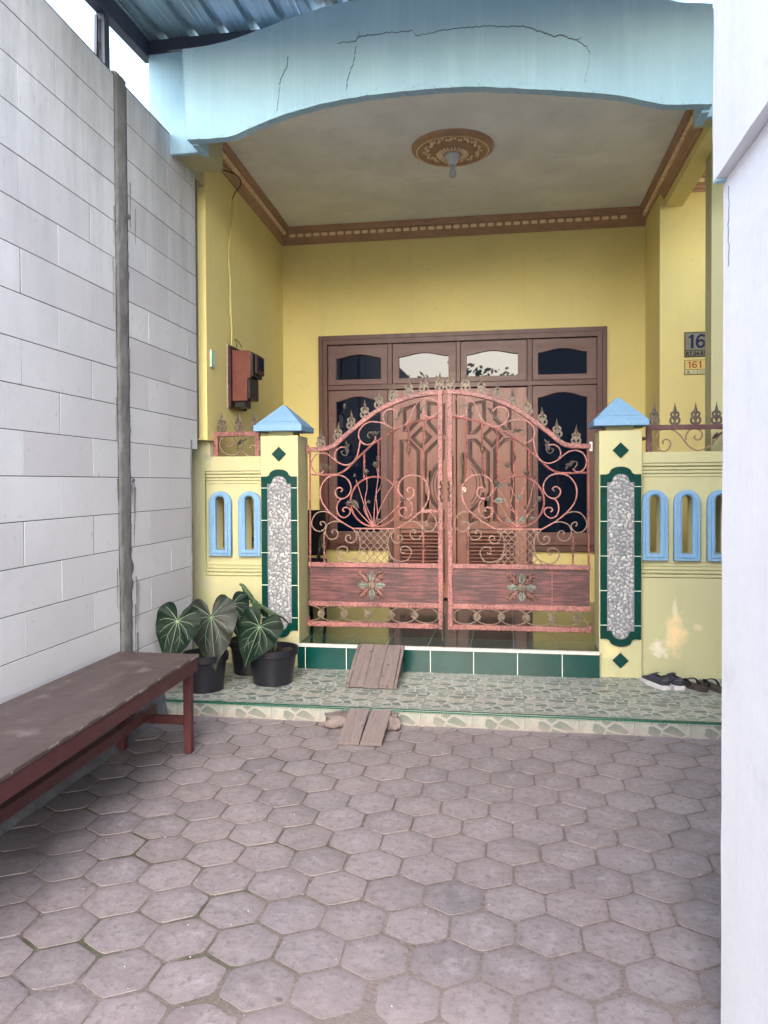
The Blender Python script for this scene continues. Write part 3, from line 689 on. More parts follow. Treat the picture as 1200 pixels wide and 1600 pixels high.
# door leaves
DM = [[(-368,2190),(-207,2218),(-208,2000),(-301,1900),(-369,1890)],[(-121,2210),(33,2155),(32,1928),(-23,1929),(-121,2030)],
 [(-363,1841),(-301,1840),(-171,1714),(-172,1034),(-363,1034),(-363,1140),(-265,1228),(-209,1378),(-264,1528),(-363,1653)],[(-23,1840),(63,1843),(66,1044),(-123,1041),(-122,1740)],
 [(-142,1965),(-42,1867),(-142,1763),(-241,1870)]]
def inset(P, d):
    """move polygon edges inwards by d"""
    n = len(P); A = sum(P[i][0] * P[(i + 1) % n][1] - P[(i + 1) % n][0] * P[i][1] for i in range(n)); sg = 1 if A > 0 else -1; out = []
    for i in range(n):
        a, b, c = Vector(P[i - 1]), Vector(P[i]), Vector(P[(i + 1) % n]); e1 = (b - a).normalized(); e2 = (c - b).normalized()
        n1 = Vector((-e1.y, e1.x)) * sg; n2 = Vector((-e2.y, e2.x)) * sg; m_ = (n1 + n2); m_ = m_ / max(.3, m_.length_squared / 2); q = b + m_ * d; out.append((q.x, q.y))
    return out
def leaf_door(mir):
    f = (lambda x: -.978 - x) if mir else (lambda x: x)
    x0, x1 = sorted((f(-.4868), f(.194))); yb = 7.612
    d = obj('door', B(x0 + .002, x1 - .002, yb, 7.655, .275, 2.34, .003), M['wood_door'], ds)
    bm = bmesh.new(); pn = bmesh.new()
    for i, P in enumerate(DM):
        P = [(f(x / 1000), z / 1000) for x, z in P]
        for off, h, wd in ((0, .006, .008), (.015, .004, .004), (.025, .003, .003)):
            Q = inset(P, off); sweep(bm, [(x, yb - .001, z) for x, z in Q], [(-wd, -h), (-wd * .4, -h * 1.8), (wd * .4, -h * 1.8), (wd, -h), (wd, .002), (-wd, .002)], closed=True, up=(0, 1, 0))
        Q = inset(P, .034)
        for off, y0_ in ((0, .005), (.010, .009)): bm_from(plate([inset(Q, off)], yb - y0_, yb - .0002), pn)
    for k in range(3):   # oval ribs on the closing edge
        r = .140 - k * .032; rz = .245 - k * .04
        arcp = [(f(-.368 + r * math.sin(t)), yb - .004, 1.39 - rz * math.cos(t)) for t in [math.pi * (.06 + .88 * i / 18) for i in range(19)]]
        sweep(bm, arcp, [(-.005, -.004), (.005, -.004), (.005, .006), (-.005, .006)])
    bmesh.ops.recalc_face_normals(bm, faces=bm.faces)
    obj('moulding', bm, M['wood_groove'], d); obj('raised_panel', pn, M['wood_door'], d)
    bm = bmesh.new(); a, b = sorted((f(-.366), f(.070)))
    for k in range(14):
        z = .45 + k * .0355; box(bm, a, b, -.016, .016, -.0035, .0035, mat=Matrix.Translation((0, yb - .002, z)) @ Matrix.Rotation(R(38), 4, 'X'))
    for x in (a, b): box(bm, x - .008, x + .008, yb - .016, yb, .43, .955)
    box(bm, a - .008, b + .008, yb - .016, yb, .95, .962)
    obj('louvre', bm, M['wood_groove'], d)
    hx = -.536 if mir else -.424
    bm = bmesh.new()
    if mir:
        tube(bm, [(hx, yb - .045, 1.39), (hx, yb - .045, 1.70)], .013, 12, step=0)
        for z in (1.43, 1.66): tube(bm, [(hx, yb, z), (hx, yb - .045, z)], .008, 8, step=0)
        obj('handle', bm, M['steel'], d, smooth=True, auto=40)
        bm = bmesh.new()
        for z in (1.40, 1.69): tube(bm, [(hx, yb - .045, z - .018), (hx, yb - .045, z + .018)], .0145, 12, step=0)
        split(obj('handle_cap', bm, M['gold_hi'], d, smooth=True, auto=40))
    else:
        tube(bm, [(hx, yb - .045, 1.39), (hx, yb - .045, 1.71)], .011, 12, step=0)
        for z in (1.43, 1.66): tube(bm, [(hx, yb, z), (hx, yb - .045, z)], .008, 8, step=0); box(bm, hx - .03, hx, yb - .03, yb - .02, z - .006, z + .006)
        obj('handle', bm, M['gate_gold'], d, smooth=True, auto=40)
        bm = bmesh.new(); ring = [(hx + .005 + .022 * math.cos(t), yb - .003, 1.345 + .022 * math.sin(t)) for t in [2 * math.pi * i / 20 for i in range(20)]]
        sweep(bm, ring, circ(.003, 6), closed=True); box(bm, hx - .002, hx + .012, yb - .006, yb, 1.337, 1.353, .002); obj('lock', bm, M['steel'], d)
    return d
leaf_door(True); leaf_door(False)

# ceiling lamp
lamp = thing('ceiling_lamp', (cx, cy, 3.915), 'bare glass bulb in a white fluted holder under the ceiling rose', 'lamp')
M['porcelain'] = paint('white porcelain', (0.62, 0.64, 0.64), rough=0.25, spec=0.5)
M['bulb'] = paint('frosted bulb glass', (0.50, 0.53, 0.52), (0.45, 0.48, 0.47), rough=0.12, bump=0.0, spec=0.6)
bm = bmesh.new(); lathe(bm, [(.058, 3.914), (.060, 3.898), (.045, 3.872), (.034, 3.852), (.030, 3.838), (.018, 3.836)], (cx, cy, 0), 24)
bmesh.ops.recalc_face_normals(bm, faces=bm.faces); obj('lamp_holder', bm, M['porcelain'], lamp, smooth=True, auto=50)
bm = bmesh.new(); lathe(bm, [(.015, 3.838), (.016, 3.812), (.018, 3.806), (.026, 3.790), (.029, 3.772), (.026, 3.754), (.015, 3.744), (.002, 3.741)], (cx, cy, 0), 24)
bmesh.ops.recalc_face_normals(bm, faces=bm.faces); obj('bulb', bm, M['bulb'], lamp, smooth=True)

# ================================================================= BLOCK WALL (left)
bwall = thing('block_wall', (-2.13, 3.0, 0), 'tall wall of white aerated concrete blocks with a rough grey mortar column', 'wall')
def wx(y): return -2.12 - 0.014 * (y - 3)
def add_block(bm, y0, y1, z0, z1, off=0.0):
    j = .0021; ang = math.atan(.014)
    m4 = Matrix.Translation((wx(y0) + off, y0, 0)) @ Matrix.Rotation(ang, 4, 'Z')
    box(bm, -.10, 0.0, .0019, (y1 - y0) - .0019, z0 + j, z1 - j, .0010, mat=m4)
bm = bmesh.new()
for c in range(-2, 17):
    z0 = 0.4475 + (c - 0) * .2018; z1 = z0 + .2018
    z1 = min(z1, 3.685)
    if z1 - z0 < .05 or z0 < 0.03: continue
    odd = c % 2 == 1     # z 1.455 course (c=5) joints at 3.13, 3.73
    ys = []; y = 3.132 if odd else 3.432
    while y > -1.2: y -= .6
    while y < 4.02: ys.append(y); y += .6
    ys = [q for q in ys if q < 3.95] + [4.004]
    for a, b in zip(ys, ys[1:]): add_block(bm, a + random.uniform(-.004, .004), b, z0, z1, random.uniform(-.0005, .0005))
    end = 5.03 if z1 < 1.75 else 5.16
    if z0 > 3.5: end = 4.745
    ys = [4.155] + ([4.40, 4.99] if odd else [4.70]); ys = [q for q in ys if q < end - .05] + [end]
    for a, b in zip(ys, ys[1:]): add_block(bm, a, b, z0, z1, random.uniform(-.0005, .0005))
obj('blocks', bm, M['block'], bwall)
bm = bmesh.new(); prism(bm, [(wx(-1.3) - .30, -1.3), (wx(-1.3) - .0013, -1.3), (wx(5.02) - .0013, 5.02), (wx(5.02) - .30, 5.02)], 0, 3.55); 
prism(bm, [(wx(-1.3) - .30, -1.3), (wx(-1.3) - .0013, -1.3), (wx(4.74) - .0013, 4.74), (wx(4.74) - .30, 4.74)], 3.551, 3.682); obj('joint_bed', bm, M['joint'], bwall)
# mortar column, ragged edges
def ragged_strip(y0, y1, z0, z1, amp, d0, name, m, parent, seed=0, n=260, wide=None):
    bm = bmesh.new(); pr = None
    for i in range(n + 1):
        z = z0 + (z1 - z0) * i / n; k = 1.0 + (wide(z) if wide else 0)
        a = y0 - amp * .4 * abs(noise.noise(Vector((z * 16, seed, 0)))) * 2 * k - .003 * random.random(); b = y1 + amp * k * (abs(noise.noise(Vector((z * 9, seed + 5, 0)))) * 2 + .6 * abs(noise.noise(Vector((z * 40, seed + 7, 0))))) + .003 * random.random()
        row = []
        for q in range(9):
            u = q / 8; y = a + (b - a) * u; dd = d0 * (math.sin(math.pi * min(1, max(0, u))) ** .35) + .004 * noise.noise(Vector((y * 30, z * 12, seed)))
            row.append(bm.verts.new((wx(y) + (dd if 0 < q < 8 else -.01), y, z)))
        if pr:
            for q in range(8): bm.faces.new((pr[q], pr[q + 1], row[q + 1], row[q]))
        pr = row
    return obj(name, bm, m, parent, smooth=True)
ragged_strip(4.004, 4.150, 0.0, 3.70, .012, .008, 'mortar_column', M['mortar'], bwall, 2, wide=lambda z: 1.8 * math.exp(-((z - .9) / .22) ** 2) + .8 * math.exp(-((z - 1.35) / .05) ** 2) + .6 * math.exp(-((z - 2.6) / .1) ** 2))
bm = bmesh.new()
for (y, z0, L, s) in [(4.185, 1.40, .34, 1), (4.19, 1.42, .30, 1), (4.205, 1.40, .20, .8), (4.165, 1.42, .12, 1.3), (4.20, .88, .28, 1), (4.215, .86, .36, 1), (4.19, .72, .30, 1.2), (4.235, .84, .22, .8), (4.205, .55, .4, 1), (4.22, .55, .35, .8),
                      (3.985, 2.95, .22, 1), (3.992, 2.62, .5, .8), (3.97, 2.66, .30, .7), (3.985, 1.9, .25, .8), (3.975, .95, .22, 1), (4.00, .90, .8, .7), (4.18, 3.15, .26, .9), (4.24, 3.02, .20, .7), (4.15, 2.2, .25, .7), (3.99, 1.45, .12, .9)]:
    P = [(wx(y) + .0015, y + .006 * noise.noise(Vector((z0 - L * k / 12, y * 50, 0))) + (k / 12) * random.uniform(-.004, .004), z0 - L * k / 12) for k in range(13)]
    sweep(bm, P, rect(.0028 * s, .0025), up=(1, 0, 0), taper=lambda t: 1.2 - .9 * t)
ball(bm, (wx(4.17) + .002, 4.17, 1.44), .022, 2, .3, 1.3, .6, jit=.15); ball(bm, (wx(4.15) + .002, 4.16, 2.95), .02, 2, .3, 1.2, .8, jit=.15)
obj('mortar_drip', bm, M['mortar'], bwall)
ragged_strip(5.03, 5.05, 0.1, 1.72, .006, .006, 'mortar_edge', M['mortar'], bwall, 9)
bm = bmesh.new(); prism(bm, [(wx(5.03) - .01, 5.031), (wx(5.03), 5.031), (-2.335, 5.50), (-2.36, 5.50)], 0.0, 1.75); prism(bm, [(wx(5.16) - .02, 5.161), (wx(5.16), 5.161), (-2.212, 5.345), (-2.24, 5.345)], 1.751, 3.56)
split(obj('mortar_edge', bm, M['mortar'], bwall))
# rough footing under the bench
bm = bmesh.new(); nx_, nz_ = 200, 8; prev = None
for i in range(nx_ + 1):
    y = -1.0 + 5.44 * i / nx_; row = []
    h = .205 + .02 * noise.noise(Vector((y * 3, 0, 4))) + .012 * noise.noise(Vector((y * 17, 0, 4)))
    for (dx, z) in ((.0, h + .02), (.018, h + .008), (.045, h - .012), (.062, h - .05), (.068, .09), (.080, .02), (.10, -.02)):
        row.append(bm.verts.new((wx(y) + dx + .008 * noise.noise(Vector((y * 14, z * 20, 1))), y, z + .004 * noise.noise(Vector((y * 40, z * 30, 8))))))
    if prev:
        for a in range(len(row) - 1): bm.faces.new((prev[a], row[a], row[a + 1], prev[a + 1]))
    prev = row
bmesh.ops.recalc_face_normals(bm, faces=bm.faces)
obj('footing', bm, M['footing'], bwall, smooth=True)

# ================================================================= LOW WALLS AND PILLARS
def wall_front(outer, holes, niche, steps, name, loc, label, blue, par=None):
    t = thing(name, loc, label, 'wall')
    obj('wall', plate([outer] + [h[0] for h in holes], 5.470, 5.590, 0, 'wall'), M['yellow_pale'], t)
    obj('wall', plate([outer, niche], 5.440, 5.4695, 0, 'wall'), M['yellow_pale'], t)
    bm = bmesh.new(); x0, x1 = niche[0][0], niche[1][0]; z0 = niche[0][1]; z1 = niche[2][1]
    for k, (d, y) in enumerate(((0, 5.447), (.026, 5.453), (.050, 5.459), (.074, 5.464))):
        box(bm, x0 + .001, x1 - .001, y, 5.4700, z1 - .022 - d, z1 - .003 - d, .003); box(bm, x0 + .001, x1 - .001, y, 5.4702, z0 + .003 + d, z0 + .022 + d, .003)
    split(obj('moulding', bm, M['yellow_pale'], t))
    for hi, ho in holes:
        f = obj('window_frame', plate([ho, hi], 5.432, 5.471, .004, 'window_frame'), M['blue'], t)
        blend = lambda u: [(h[0] * (1 - u) + o[0] * u, h[1] * (1 - u) + o[1] * u) for h, o in zip(hi, ho)]
        obj('window_trim', plate([blend(.55), blend(.2)], 5.424, 5.4325, .003, 'window_trim'), M['blue'], f)
    return t
def arched(x0, x1, z0, zs, n=12):
    r = (x1 - x0) / 2; c = (x0 + x1) / 2
    P = [(x0, z0), (x1, z0)] + [(c + r * math.cos(math.pi * k / n), zs + r * math.sin(math.pi * k / n)) for k in range(n + 1)]
    return P
def win(xc, wo=.172, wi=.070): return (arched(xc - wi / 2, xc + wi / 2, .930, 1.290), arched(xc - wo / 2, xc + wo / 2, .882, 1.275))
outL = [(-2.335, .05), (-1.779, .05), (-1.779, 1.618), (-2.168, 1.618), (-2.172, 1.735), (-2.335, 1.735)]
lw = wall_front(outL, [win(-2.096), win(-1.870)], rectp(-2.212, -1.783, .735, 1.512), 0, 'garden_wall', (-2.05, 5.5, .09), 'short pale yellow wall with two blue arched slots left of the gate', 2)
outR = [(.896, .05), (2.6, .05), (2.6, 1.618), (.896, 1.618)]
rw = wall_front(outR, [win(.990), win(1.198), win(1.412), win(1.62), win(1.83)], rectp(.900, 2.59, .765, 1.545), 0, 'garden_wall', (1.7, 5.5, .09), 'pale yellow wall with blue arched slots and peeling paint right of the gate', 5)

pil = thing('gate_pillar', (-1.628, 5.52, .09), 'pale yellow pillar with pebble panel and blue pyramid cap left of the gate', 'pillar', 'gate pillars')
PX = -1.628
def pbox(bm, hw, y0, y1, z0, z1, bev=0): return box(bm, PX - hw, PX + hw, y0, y1, z0, z1, bev)
obj('shaft', pbox(bmesh.new(), .1405, 5.40, 5.675, .05, 1.763, .003), M['yellow_pale'], pil)
bm = bmesh.new(); pbox(bm, .093, 5.445, 5.63, 1.7635, 1.83); obj('neck', bm, M['yellow_pale'], pil)
bm = bmesh.new()
def frus(bm, h0, h1, z0, z1, yc=5.537):
    a = [bm.verts.new((PX + sx * h0, yc + sy * h0, z0)) for sx, sy in ((-1, -1), (1, -1), (1, 1), (-1, 1))]; b = [bm.verts.new((PX + sx * h1, yc + sy * h1, z1)) for sx, sy in ((-1, -1), (1, -1), (1, 1), (-1, 1))]
    bm.faces.new(a[::-1]); bm.faces.new(b)
    for k in range(4): bm.faces.new((a[k], a[(k + 1) % 4], b[(k + 1) % 4], b[k]))
frus(bm, .180, .180, 1.795, 1.838); frus(bm, .172, .150, 1.8385, 1.862); frus(bm, .150, .014, 1.8625, 1.995)
bmesh.ops.bevel(bm, geom=list(bm.edges), offset=.003, segments=1, affect='EDGES'); obj('cap', bm, M['blue'], pil)
w0, w1 = .134, .089
def curve_half(xa, za, xb, zb, n=8): return [(xb + (xa - xb) * math.cos(R(90 * k / n)), za + (zb - za) * math.sin(R(90 * k / n))) for k in range(n + 1)]
o_top = [(w0, 1.468), (.092, 1.468), (.080, 1.474)] + curve_half(.072, 1.480, 0, 1.520)
o_bot = [(w0, .352), (.092, .352), (.080, .346)] + curve_half(.072, .340, 0, .300)
i_top = [(w1, 1.415), (.062, 1.415), (.058, 1.424)] + curve_half(.054, 1.430, 0, 1.472)
i_bot = [(w1, .405), (.062, .405), (.058, .396)] + curve_half(.054, .390, 0, .350)
def close(tp, bt): # right side tp from outer to centre, mirror
    L = [(x, z) for x, z in tp] + [(-x, z) for x, z in tp[::-1][1:]] + [(-x, z) for x, z in bt] + [(x, z) for x, z in bt[::-1][1:]]
    return [(PX + x, z) for x, z in L]
po, pi_ = close(o_top, o_bot), close(i_top, i_bot)
obj('tile_border', plate([po, pi_], 5.388, 5.3998, .001, 'tile_border'), M['green_edge'], pil)
bed = obj('pebble_panel', plate([close([(x - .0005, z - .0005) for x, z in i_top], [(x - .0005, z + .0005) for x, z in i_bot])], 5.392, 5.3999, 0, 'bed'), M['cement'], pil)
def inside(P, x, z):
    c = False; n = len(P)
    for i in range(n):
        a, b = P[i], P[(i + 1) % n]
        if (a[1] > z) != (b[1] > z) and x < (b[0] - a[0]) * (z - a[1]) / (b[1] - a[1]) + a[0]: c = not c
    return c
bm = bmesh.new(); pts = []; rr = random.Random(5)
for tr in range(9000):
    x, z = PX + rr.uniform(-.086, .086), rr.uniform(.352, 1.47); r = rr.uniform(.008, .0175)
    if all(inside(pi_, x + a * (r + .001), z + b * (r + .001)) for a, b in ((1, 0), (-1, 0), (0, 1), (0, -1))) and all(math.hypot(x - p[0], z - p[1]) > (r + p[2]) * .87 for p in pts): pts.append((x, z, r))
for x, z, r in pts:
    ball(bm, (x, 5.3925, z), r, 2, rr.uniform(.62, .95), .26, rr.uniform(.95, 1.35), Matrix.Rotation(rr.uniform(0, 3.14), 3, 'Y'), .03)
obj('pebbles', bm, M['pebble'], bed, smooth=True)
def diamond(cz, r): return plate([[(PX, cz - r), (PX + r, cz), (PX, cz + r), (PX - r, cz)]], 5.391, 5.3998, .0015, 'diamond_tile')
obj('diamond_tile', diamond(1.630, .054), M['green_diamond'], pil); obj('diamond_tile', diamond(.205, .054), M['green_diamond'], pil)
pr2 = copy_tree(pil); pr2.location.x += 2.387; pr2['label'] = 'pale yellow pillar with pebble panel and blue pyramid cap right of the gate'

# ================================================================= IRON: spikes, railings, gate
def spike_mesh():
    bm = bmesh.new()
    sweep(bm, [(0, 0, -.004), (0, 0, .062)], rect(.0065, .0035), up=(0, 1, 0))
    lay = [(.056, .006), (.066, .012), (.076, .013), (.090, .0085), (.107, .0038), (.126, .0006)]; prev = None
    for z, r in lay:
        ring = [bm.verts.new((r, 0, z)), bm.verts.new((0, -r * .55, z)), bm.verts.new((-r, 0, z)), bm.verts.new((0, r * .55, z))]
        if prev:
            for k in range(4): bm.faces.new((prev[k], ring[k], ring[(k + 1) % 4], prev[(k + 1) % 4]))
        prev = ring
    for s in (-1, 1):
        lo = [(s * x, 0, z) for x, z in ((.004, .012), (.014, .008), (.024, .016), (.0265, .030), (.020, .041), (.010, .043), (.006, .036), (.010, .030))]
        sweep(bm, smooth_path(lo, .003), rect(.0060, .0042), up=(0, 1, 0))
        up = [(s * x, 0, z) for x, z in ((.003, .046), (.012, .046), (.020, .053), (.0215, .063), (.015, .070), (.009, .067))]
        sweep(bm, smooth_path(up, .003), rect(.0056, .0040), up=(0, 1, 0))
        ball(bm, (s * .017, 0, .008), .005, 1, 1.2, .8, .7)
    bmesh.ops.recalc_face_normals(bm, faces=bm.faces)
    return bm
SPK = mesh_of('spike', spike_mesh(), M['gate_gold'], smooth=False); SPK2 = mesh_of('spike', spike_mesh(), M['rail_spike'], smooth=False)
def leaf_bm(bm, base, tip, w=.35, y=None, th=.004):
    """small forged leaf between two points (x,z) in the gate plane"""
    b = Vector((base[0], y, base[1])); t = Vector((tip[0], y, tip[1])); d = t - b; n = d.cross(Vector((0, 1, 0))); rows = []
    for k in range(7):
        u = k / 6; ww = w * math.sin(math.pi * min(1, u * .92 + .05)) ** .8 * (1 - .35 * u); c = b + d * u
        rows.append([bm.verts.new(c + n * ww * .5 * s + Vector((0, -abs(s) * .0 + (.004 if s == 0 else -.003) * -1, 0))) for s in (-1, -.5, 0, .5, 1)])
    for p, q in zip(rows, rows[1:]):
        for k in range(4): bm.faces.new((p[k], p[k + 1], q[k + 1], q[k]))
    bk = [[bm.verts.new(v.co + Vector((0, th, 0))) for v in r] for r in rows]
    for p, q in zip(bk, bk[1:]):
        for k in range(4): bm.faces.new((p[k + 1], p[k], q[k], q[k + 1]))
    for p, q, p2, q2 in zip(rows, rows[1:], bk, bk[1:]):
        bm.faces.new((p[0], q[0], q2[0], p2[0])); bm.faces.new((q[4], p[4], p2[4], q2[4]))
    return bm
def flower_mesh(r=.021):
    bm = bmesh.new()
    ball(bm, (0, -.004, 0), r * .42, 1, 1, 1, 1, jit=.1)
    for ring, (n, rad, tilt) in enumerate(((4, .45, .8), (6, .78, .45))):
        for k in range(n):
            a = 2 * math.pi * k / n + ring * .4; ball(bm, (math.cos(a) * r * rad, -.004 + tilt * -.002, math.sin(a) * r * rad), r * .42, 1, 1, .45, .8, Matrix.Rotation(-a, 3, 'Y') @ Matrix.Rotation(R(35), 3, 'Z'), .12)
    return bm
FLW = mesh_of('rose', flower_mesh(), M['gate_dark'])
bm = bmesh.new(); ball(bm, (0, 0, 0), .011, 2, .8, .8, 1.25, jit=.06)
for k in range(4): ball(bm, (.006 * math.cos(k * 1.57), .006 * math.sin(k * 1.57), -.008), .006, 1, .7, .7, 1.2)
BUD = mesh_of('bud', bm, M['gate_dark'])
def rosette_bm(r=.030):
    bm = bmesh.new(); lathe(bm, [(.002, .0), (r * .25, -.006), (r * .5, -.007), (r * .62, .004), (r * .85, .008)], (0, 0, 0), 16)
    for k in range(9):
        a = 2 * math.pi * k / 9; ball(bm, (r * .78 * math.cos(a), r * .78 * math.sin(a), .004), r * .25, 1, 1, 1, .5)
    ball(bm, (0, 0, -.002), r * .16, 1)
    bmesh.ops.recalc_face_normals(bm, faces=bm.faces)
    bm.transform(Matrix.Rotation(R(90), 4, 'X')); return bm
ROS = mesh_of('rosette', rosette_bm(), M['gate_gold'])
# gate ironwork drawn in the gate plane: (x, z) in millimetres
SCROLL_PINK = [[[-1346,1512],[-1365,1491],[-1403,1493],[-1431,1526],[-1438,1572],[-1416,1618],[-1373,1640],[-1322,1635],[-1276,1605],[-1238,1573],[-1183,1552],[-1132,1565],[-1096,1608],[-1078,1669],[-1068,1723]],[[-1245,1578],[-1261,1616],[-1250,1657],[-1216,1683],[-1173,1681]],[[-855,1832],[-891,1853],[-937,1865],[-997,1866],[-1044,1842],[-1075,1800],[-1078,1757],[-1057,1718],[-1016,1699],[-974,1712],[-953,1744],[-956,1762]],[[-535,1894],[-503,1920],[-487,1964],[-503,2004],[-548,2029],[-597,2030],[-637,2007],[-669,1959],[-692,1897],[-728,1848],[-773,1822],[-819,1818],[-860,1837],[-887,1869],[-896,1909],[-877,1945],[-841,1959],[-805,1950],[-784,1925]],[[-535,1894],[-566,1896],[-595,1917]],[[-1217,1352],[-1203,1370],[-1226,1386],[-1252,1370],[-1258,1338],[-1231,1306],[-1189,1306],[-1154,1334],[-1138,1379],[-1153,1429],[-1193,1466],[-1253,1478],[-1314,1460],[-1356,1412],[-1372,1352],[-1362,1288],[-1334,1238],[-1292,1192],[-1218,1134],[-1125,1080]],[[-1189,1306],[-1226,1290],[-1245,1252],[-1245,1211],[-1227,1175],[-1190,1162],[-1155,1184],[-1145,1215],[-1166,1236],[-1194,1234],[-1204,1217],[-1190,1206]],[[-710,1350],[-723,1368],[-700,1384],[-675,1368],[-670,1337],[-696,1305],[-737,1306],[-771,1333],[-786,1378],[-771,1427],[-732,1464],[-673,1474],[-614,1456],[-574,1408],[-560,1350],[-570,1287],[-597,1238],[-638,1193],[-710,1136],[-801,1081]],[[-737,1306],[-701,1289],[-683,1252],[-683,1211],[-701,1176],[-738,1163],[-772,1184],[-781,1216],[-760,1236],[-733,1235],[-724,1217],[-737,1207]]]
SCROLL_TAN = [[[-1288,1191],[-1344,1207],[-1395,1198],[-1428,1161],[-1441,1115],[-1420,1074],[-1382,1059],[-1349,1072],[-1332,1102],[-1344,1127],[-1368,1132],[-1374,1115],[-1363,1104]],[[-652,1191],[-598,1208],[-549,1199],[-518,1163],[-506,1118],[-527,1078],[-563,1063],[-594,1076],[-610,1105],[-599,1130],[-576,1134],[-570,1118],[-581,1107]],[[-1209,1130],[-1265,1134],[-1311,1116],[-1332,1083],[-1332,1042],[-1307,1004],[-1270,1002],[-1242,1025],[-1246,1061],[-1271,1072],[-1286,1056],[-1274,1043]],[[-730,1131],[-675,1136],[-630,1118],[-611,1087],[-611,1046],[-635,1008],[-671,1006],[-698,1028],[-694,1064],[-669,1075],[-656,1059],[-667,1046]],[[-1125,1080],[-1100,1039],[-1106,998],[-1137,973],[-1174,987],[-1182,1016],[-1163,1033],[-1142,1021],[-1148,1005]],[[-811,1081],[-837,1041],[-832,1000],[-801,976],[-765,990],[-757,1018],[-775,1035],[-795,1023],[-790,1007]],[[-1098,1066],[-1075,998],[-1075,935],[-1094,880],[-1127,852],[-1173,835],[-1220,847],[-1247,888],[-1245,924],[-1214,947],[-1177,941],[-1168,916],[-1184,897],[-1201,908]],[[-839,1068],[-862,1000],[-862,936],[-844,882],[-813,856],[-767,840],[-722,852],[-694,893],[-696,929],[-726,951],[-762,945],[-771,919],[-756,901],[-740,912]]]
CURL = [[[-1356,1517],[-1374,1544],[-1365,1562],[-1341,1558]],[[-1173,1679],[-1159,1651],[-1176,1624],[-1201,1629],[-1210,1649],[-1196,1656]],[[-956,1784],[-988,1792],[-1009,1781],[-1009,1758],[-993,1749]],[[-773,1916],[-787,1887],[-814,1879],[-835,1893],[-837,1913],[-823,1917]],[[-615,1944],[-606,1965],[-575,1975],[-548,1961],[-555,1941]]]
LEAFLET = [[[-1355,1562],[-1295,1525]],[[-1173,1642],[-1163,1715]],[[-988,1787],[-930,1784]],[[-787,1903],[-759,1952]],[[-642,1905],[-611,1944]]]
TWIST_RAIL = [[-1440,1483],[-1375,1482],[-1281,1480],[-1225,1490],[-1169,1524],[-1123,1569],[-1048,1639],[-975,1703],[-901,1752],[-828,1794],[-755,1829],[-683,1856],[-593,1877],[-490,1891]]
TWIST_BAR = [[[-1449,1650],[-1454,825]],[[-1039,1636],[-1040,1453]],[[-931,1723],[-933,1459]],[[-817,1796],[-819,1412]],[[-708,1839],[-710,1478]],[[-596,1877],[-599,1444]],[[-1345,1056],[-1346,825]],[[-603,1060],[-604,831]]]
SPINDLE = [[[-932,1629],[-932,1563]],[[-709,1700],[-709,1619]],[[-1345,987],[-1345,919]],[[-604,988],[-604,925]]]
ARCH_TOP = [[-1467,1682],[-1392,1683],[-1317,1688],[-1270,1707],[-1223,1743],[-1168,1792],[-1112,1836],[-1047,1885],[-992,1925],[-937,1960],[-882,1988],[-827,2011],[-763,2035],[-700,2053],[-637,2067],[-574,2077],[-512,2083],[-452,2087]]
STEM_L = [[[-969,1098],[-1005,1152],[-1041,1261],[-1073,1361],[-1100,1442]],[[-969,1098],[-991,1170],[-1032,1279],[-1018,1378],[-1022,1478]],[[-967,1098],[-941,1188],[-949,1333],[-935,1459],[-948,1532]],[[-964,1098],[-931,1206],[-867,1333],[-816,1405],[-792,1436]],[[-969,1098],[-963,1243],[-949,1333],[-921,1378]],[[-961,1098],[-868,1170],[-794,1243],[-758,1292]],[[-973,1093],[-1051,1170],[-1097,1224],[-1148,1265]],[[-967,1098],[-1032,1197],[-1041,1252],[-1014,1279]]]
FLOWER_L = [[-1022,1501],[-952,1554],[-749,1299],[-1155,1268]]
BUD_L = [[-1109,1474],[-784,1445],[-912,1393],[-1004,1281]]
LEAF_L = [[[-1124,1288],[-1083,1234]],[[-959,1130],[-918,1152]]]
STEM_R = [[[74,1099],[72,1186],[77,1269],[45,1342],[18,1406]],[[77,1269],[100,1333],[127,1415]],[[72,1099],[63,1186],[9,1241],[-18,1305],[-59,1361]],[[72,1099],[0,1168],[-45,1250],[-118,1292]],[[74,1099],[63,1186],[27,1260],[36,1315],[46,1434],[10,1535]],[[77,1099],[117,1168],[126,1205],[108,1232]],[[79,1102],[162,1205],[207,1232]],[[131,1205],[163,1296],[181,1378],[203,1451]],[[78,1102],[153,1186],[225,1296]],[[74,1269],[118,1360],[136,1479]]]
FLOWER_R = [[5,1542],[136,1488],[-72,1411],[-132,1295],[227,1299]]
BUD_R = [[199,1451],[14,1404],[127,1241],[182,1246],[-84,1195]]
LEAF_R = [[[91,1292],[92,1337]],[[-82,1287],[-18,1292]],[[-9,1149],[27,1136]],[[90,1131],[126,1177]],[[162,1159],[198,1163]],[[-63,1379],[-31,1411]]]
RAIL_R = [[[998,1677],[1018,1644],[1055,1624],[1086,1633],[1106,1671],[1095,1699],[1068,1704],[1052,1688],[1059,1672]],[[1004,1720],[1027,1762],[1068,1778],[1118,1770],[1163,1736],[1199,1689],[1230,1651],[1275,1629],[1320,1635],[1373,1672],[1413,1714],[1439,1755]],[[1205,1698],[1205,1726],[1225,1763],[1261,1775],[1297,1762],[1310,1734],[1297,1704],[1275,1699],[1257,1716],[1268,1730]]]
RAIL_L = [[[-2074,1706],[-2042,1694],[-2008,1720],[-2023,1765],[-2073,1769],[-2112,1744],[-2116,1684],[-2066,1639],[-1996,1635],[-1957,1675],[-1933,1741],[-1879,1770]],[[-1957,1682],[-1919,1637],[-1880,1622],[-1834,1651],[-1833,1688],[-1864,1703],[-1887,1681]]]
def mm(P): return [(x / 1000, z / 1000) for x, z in P]
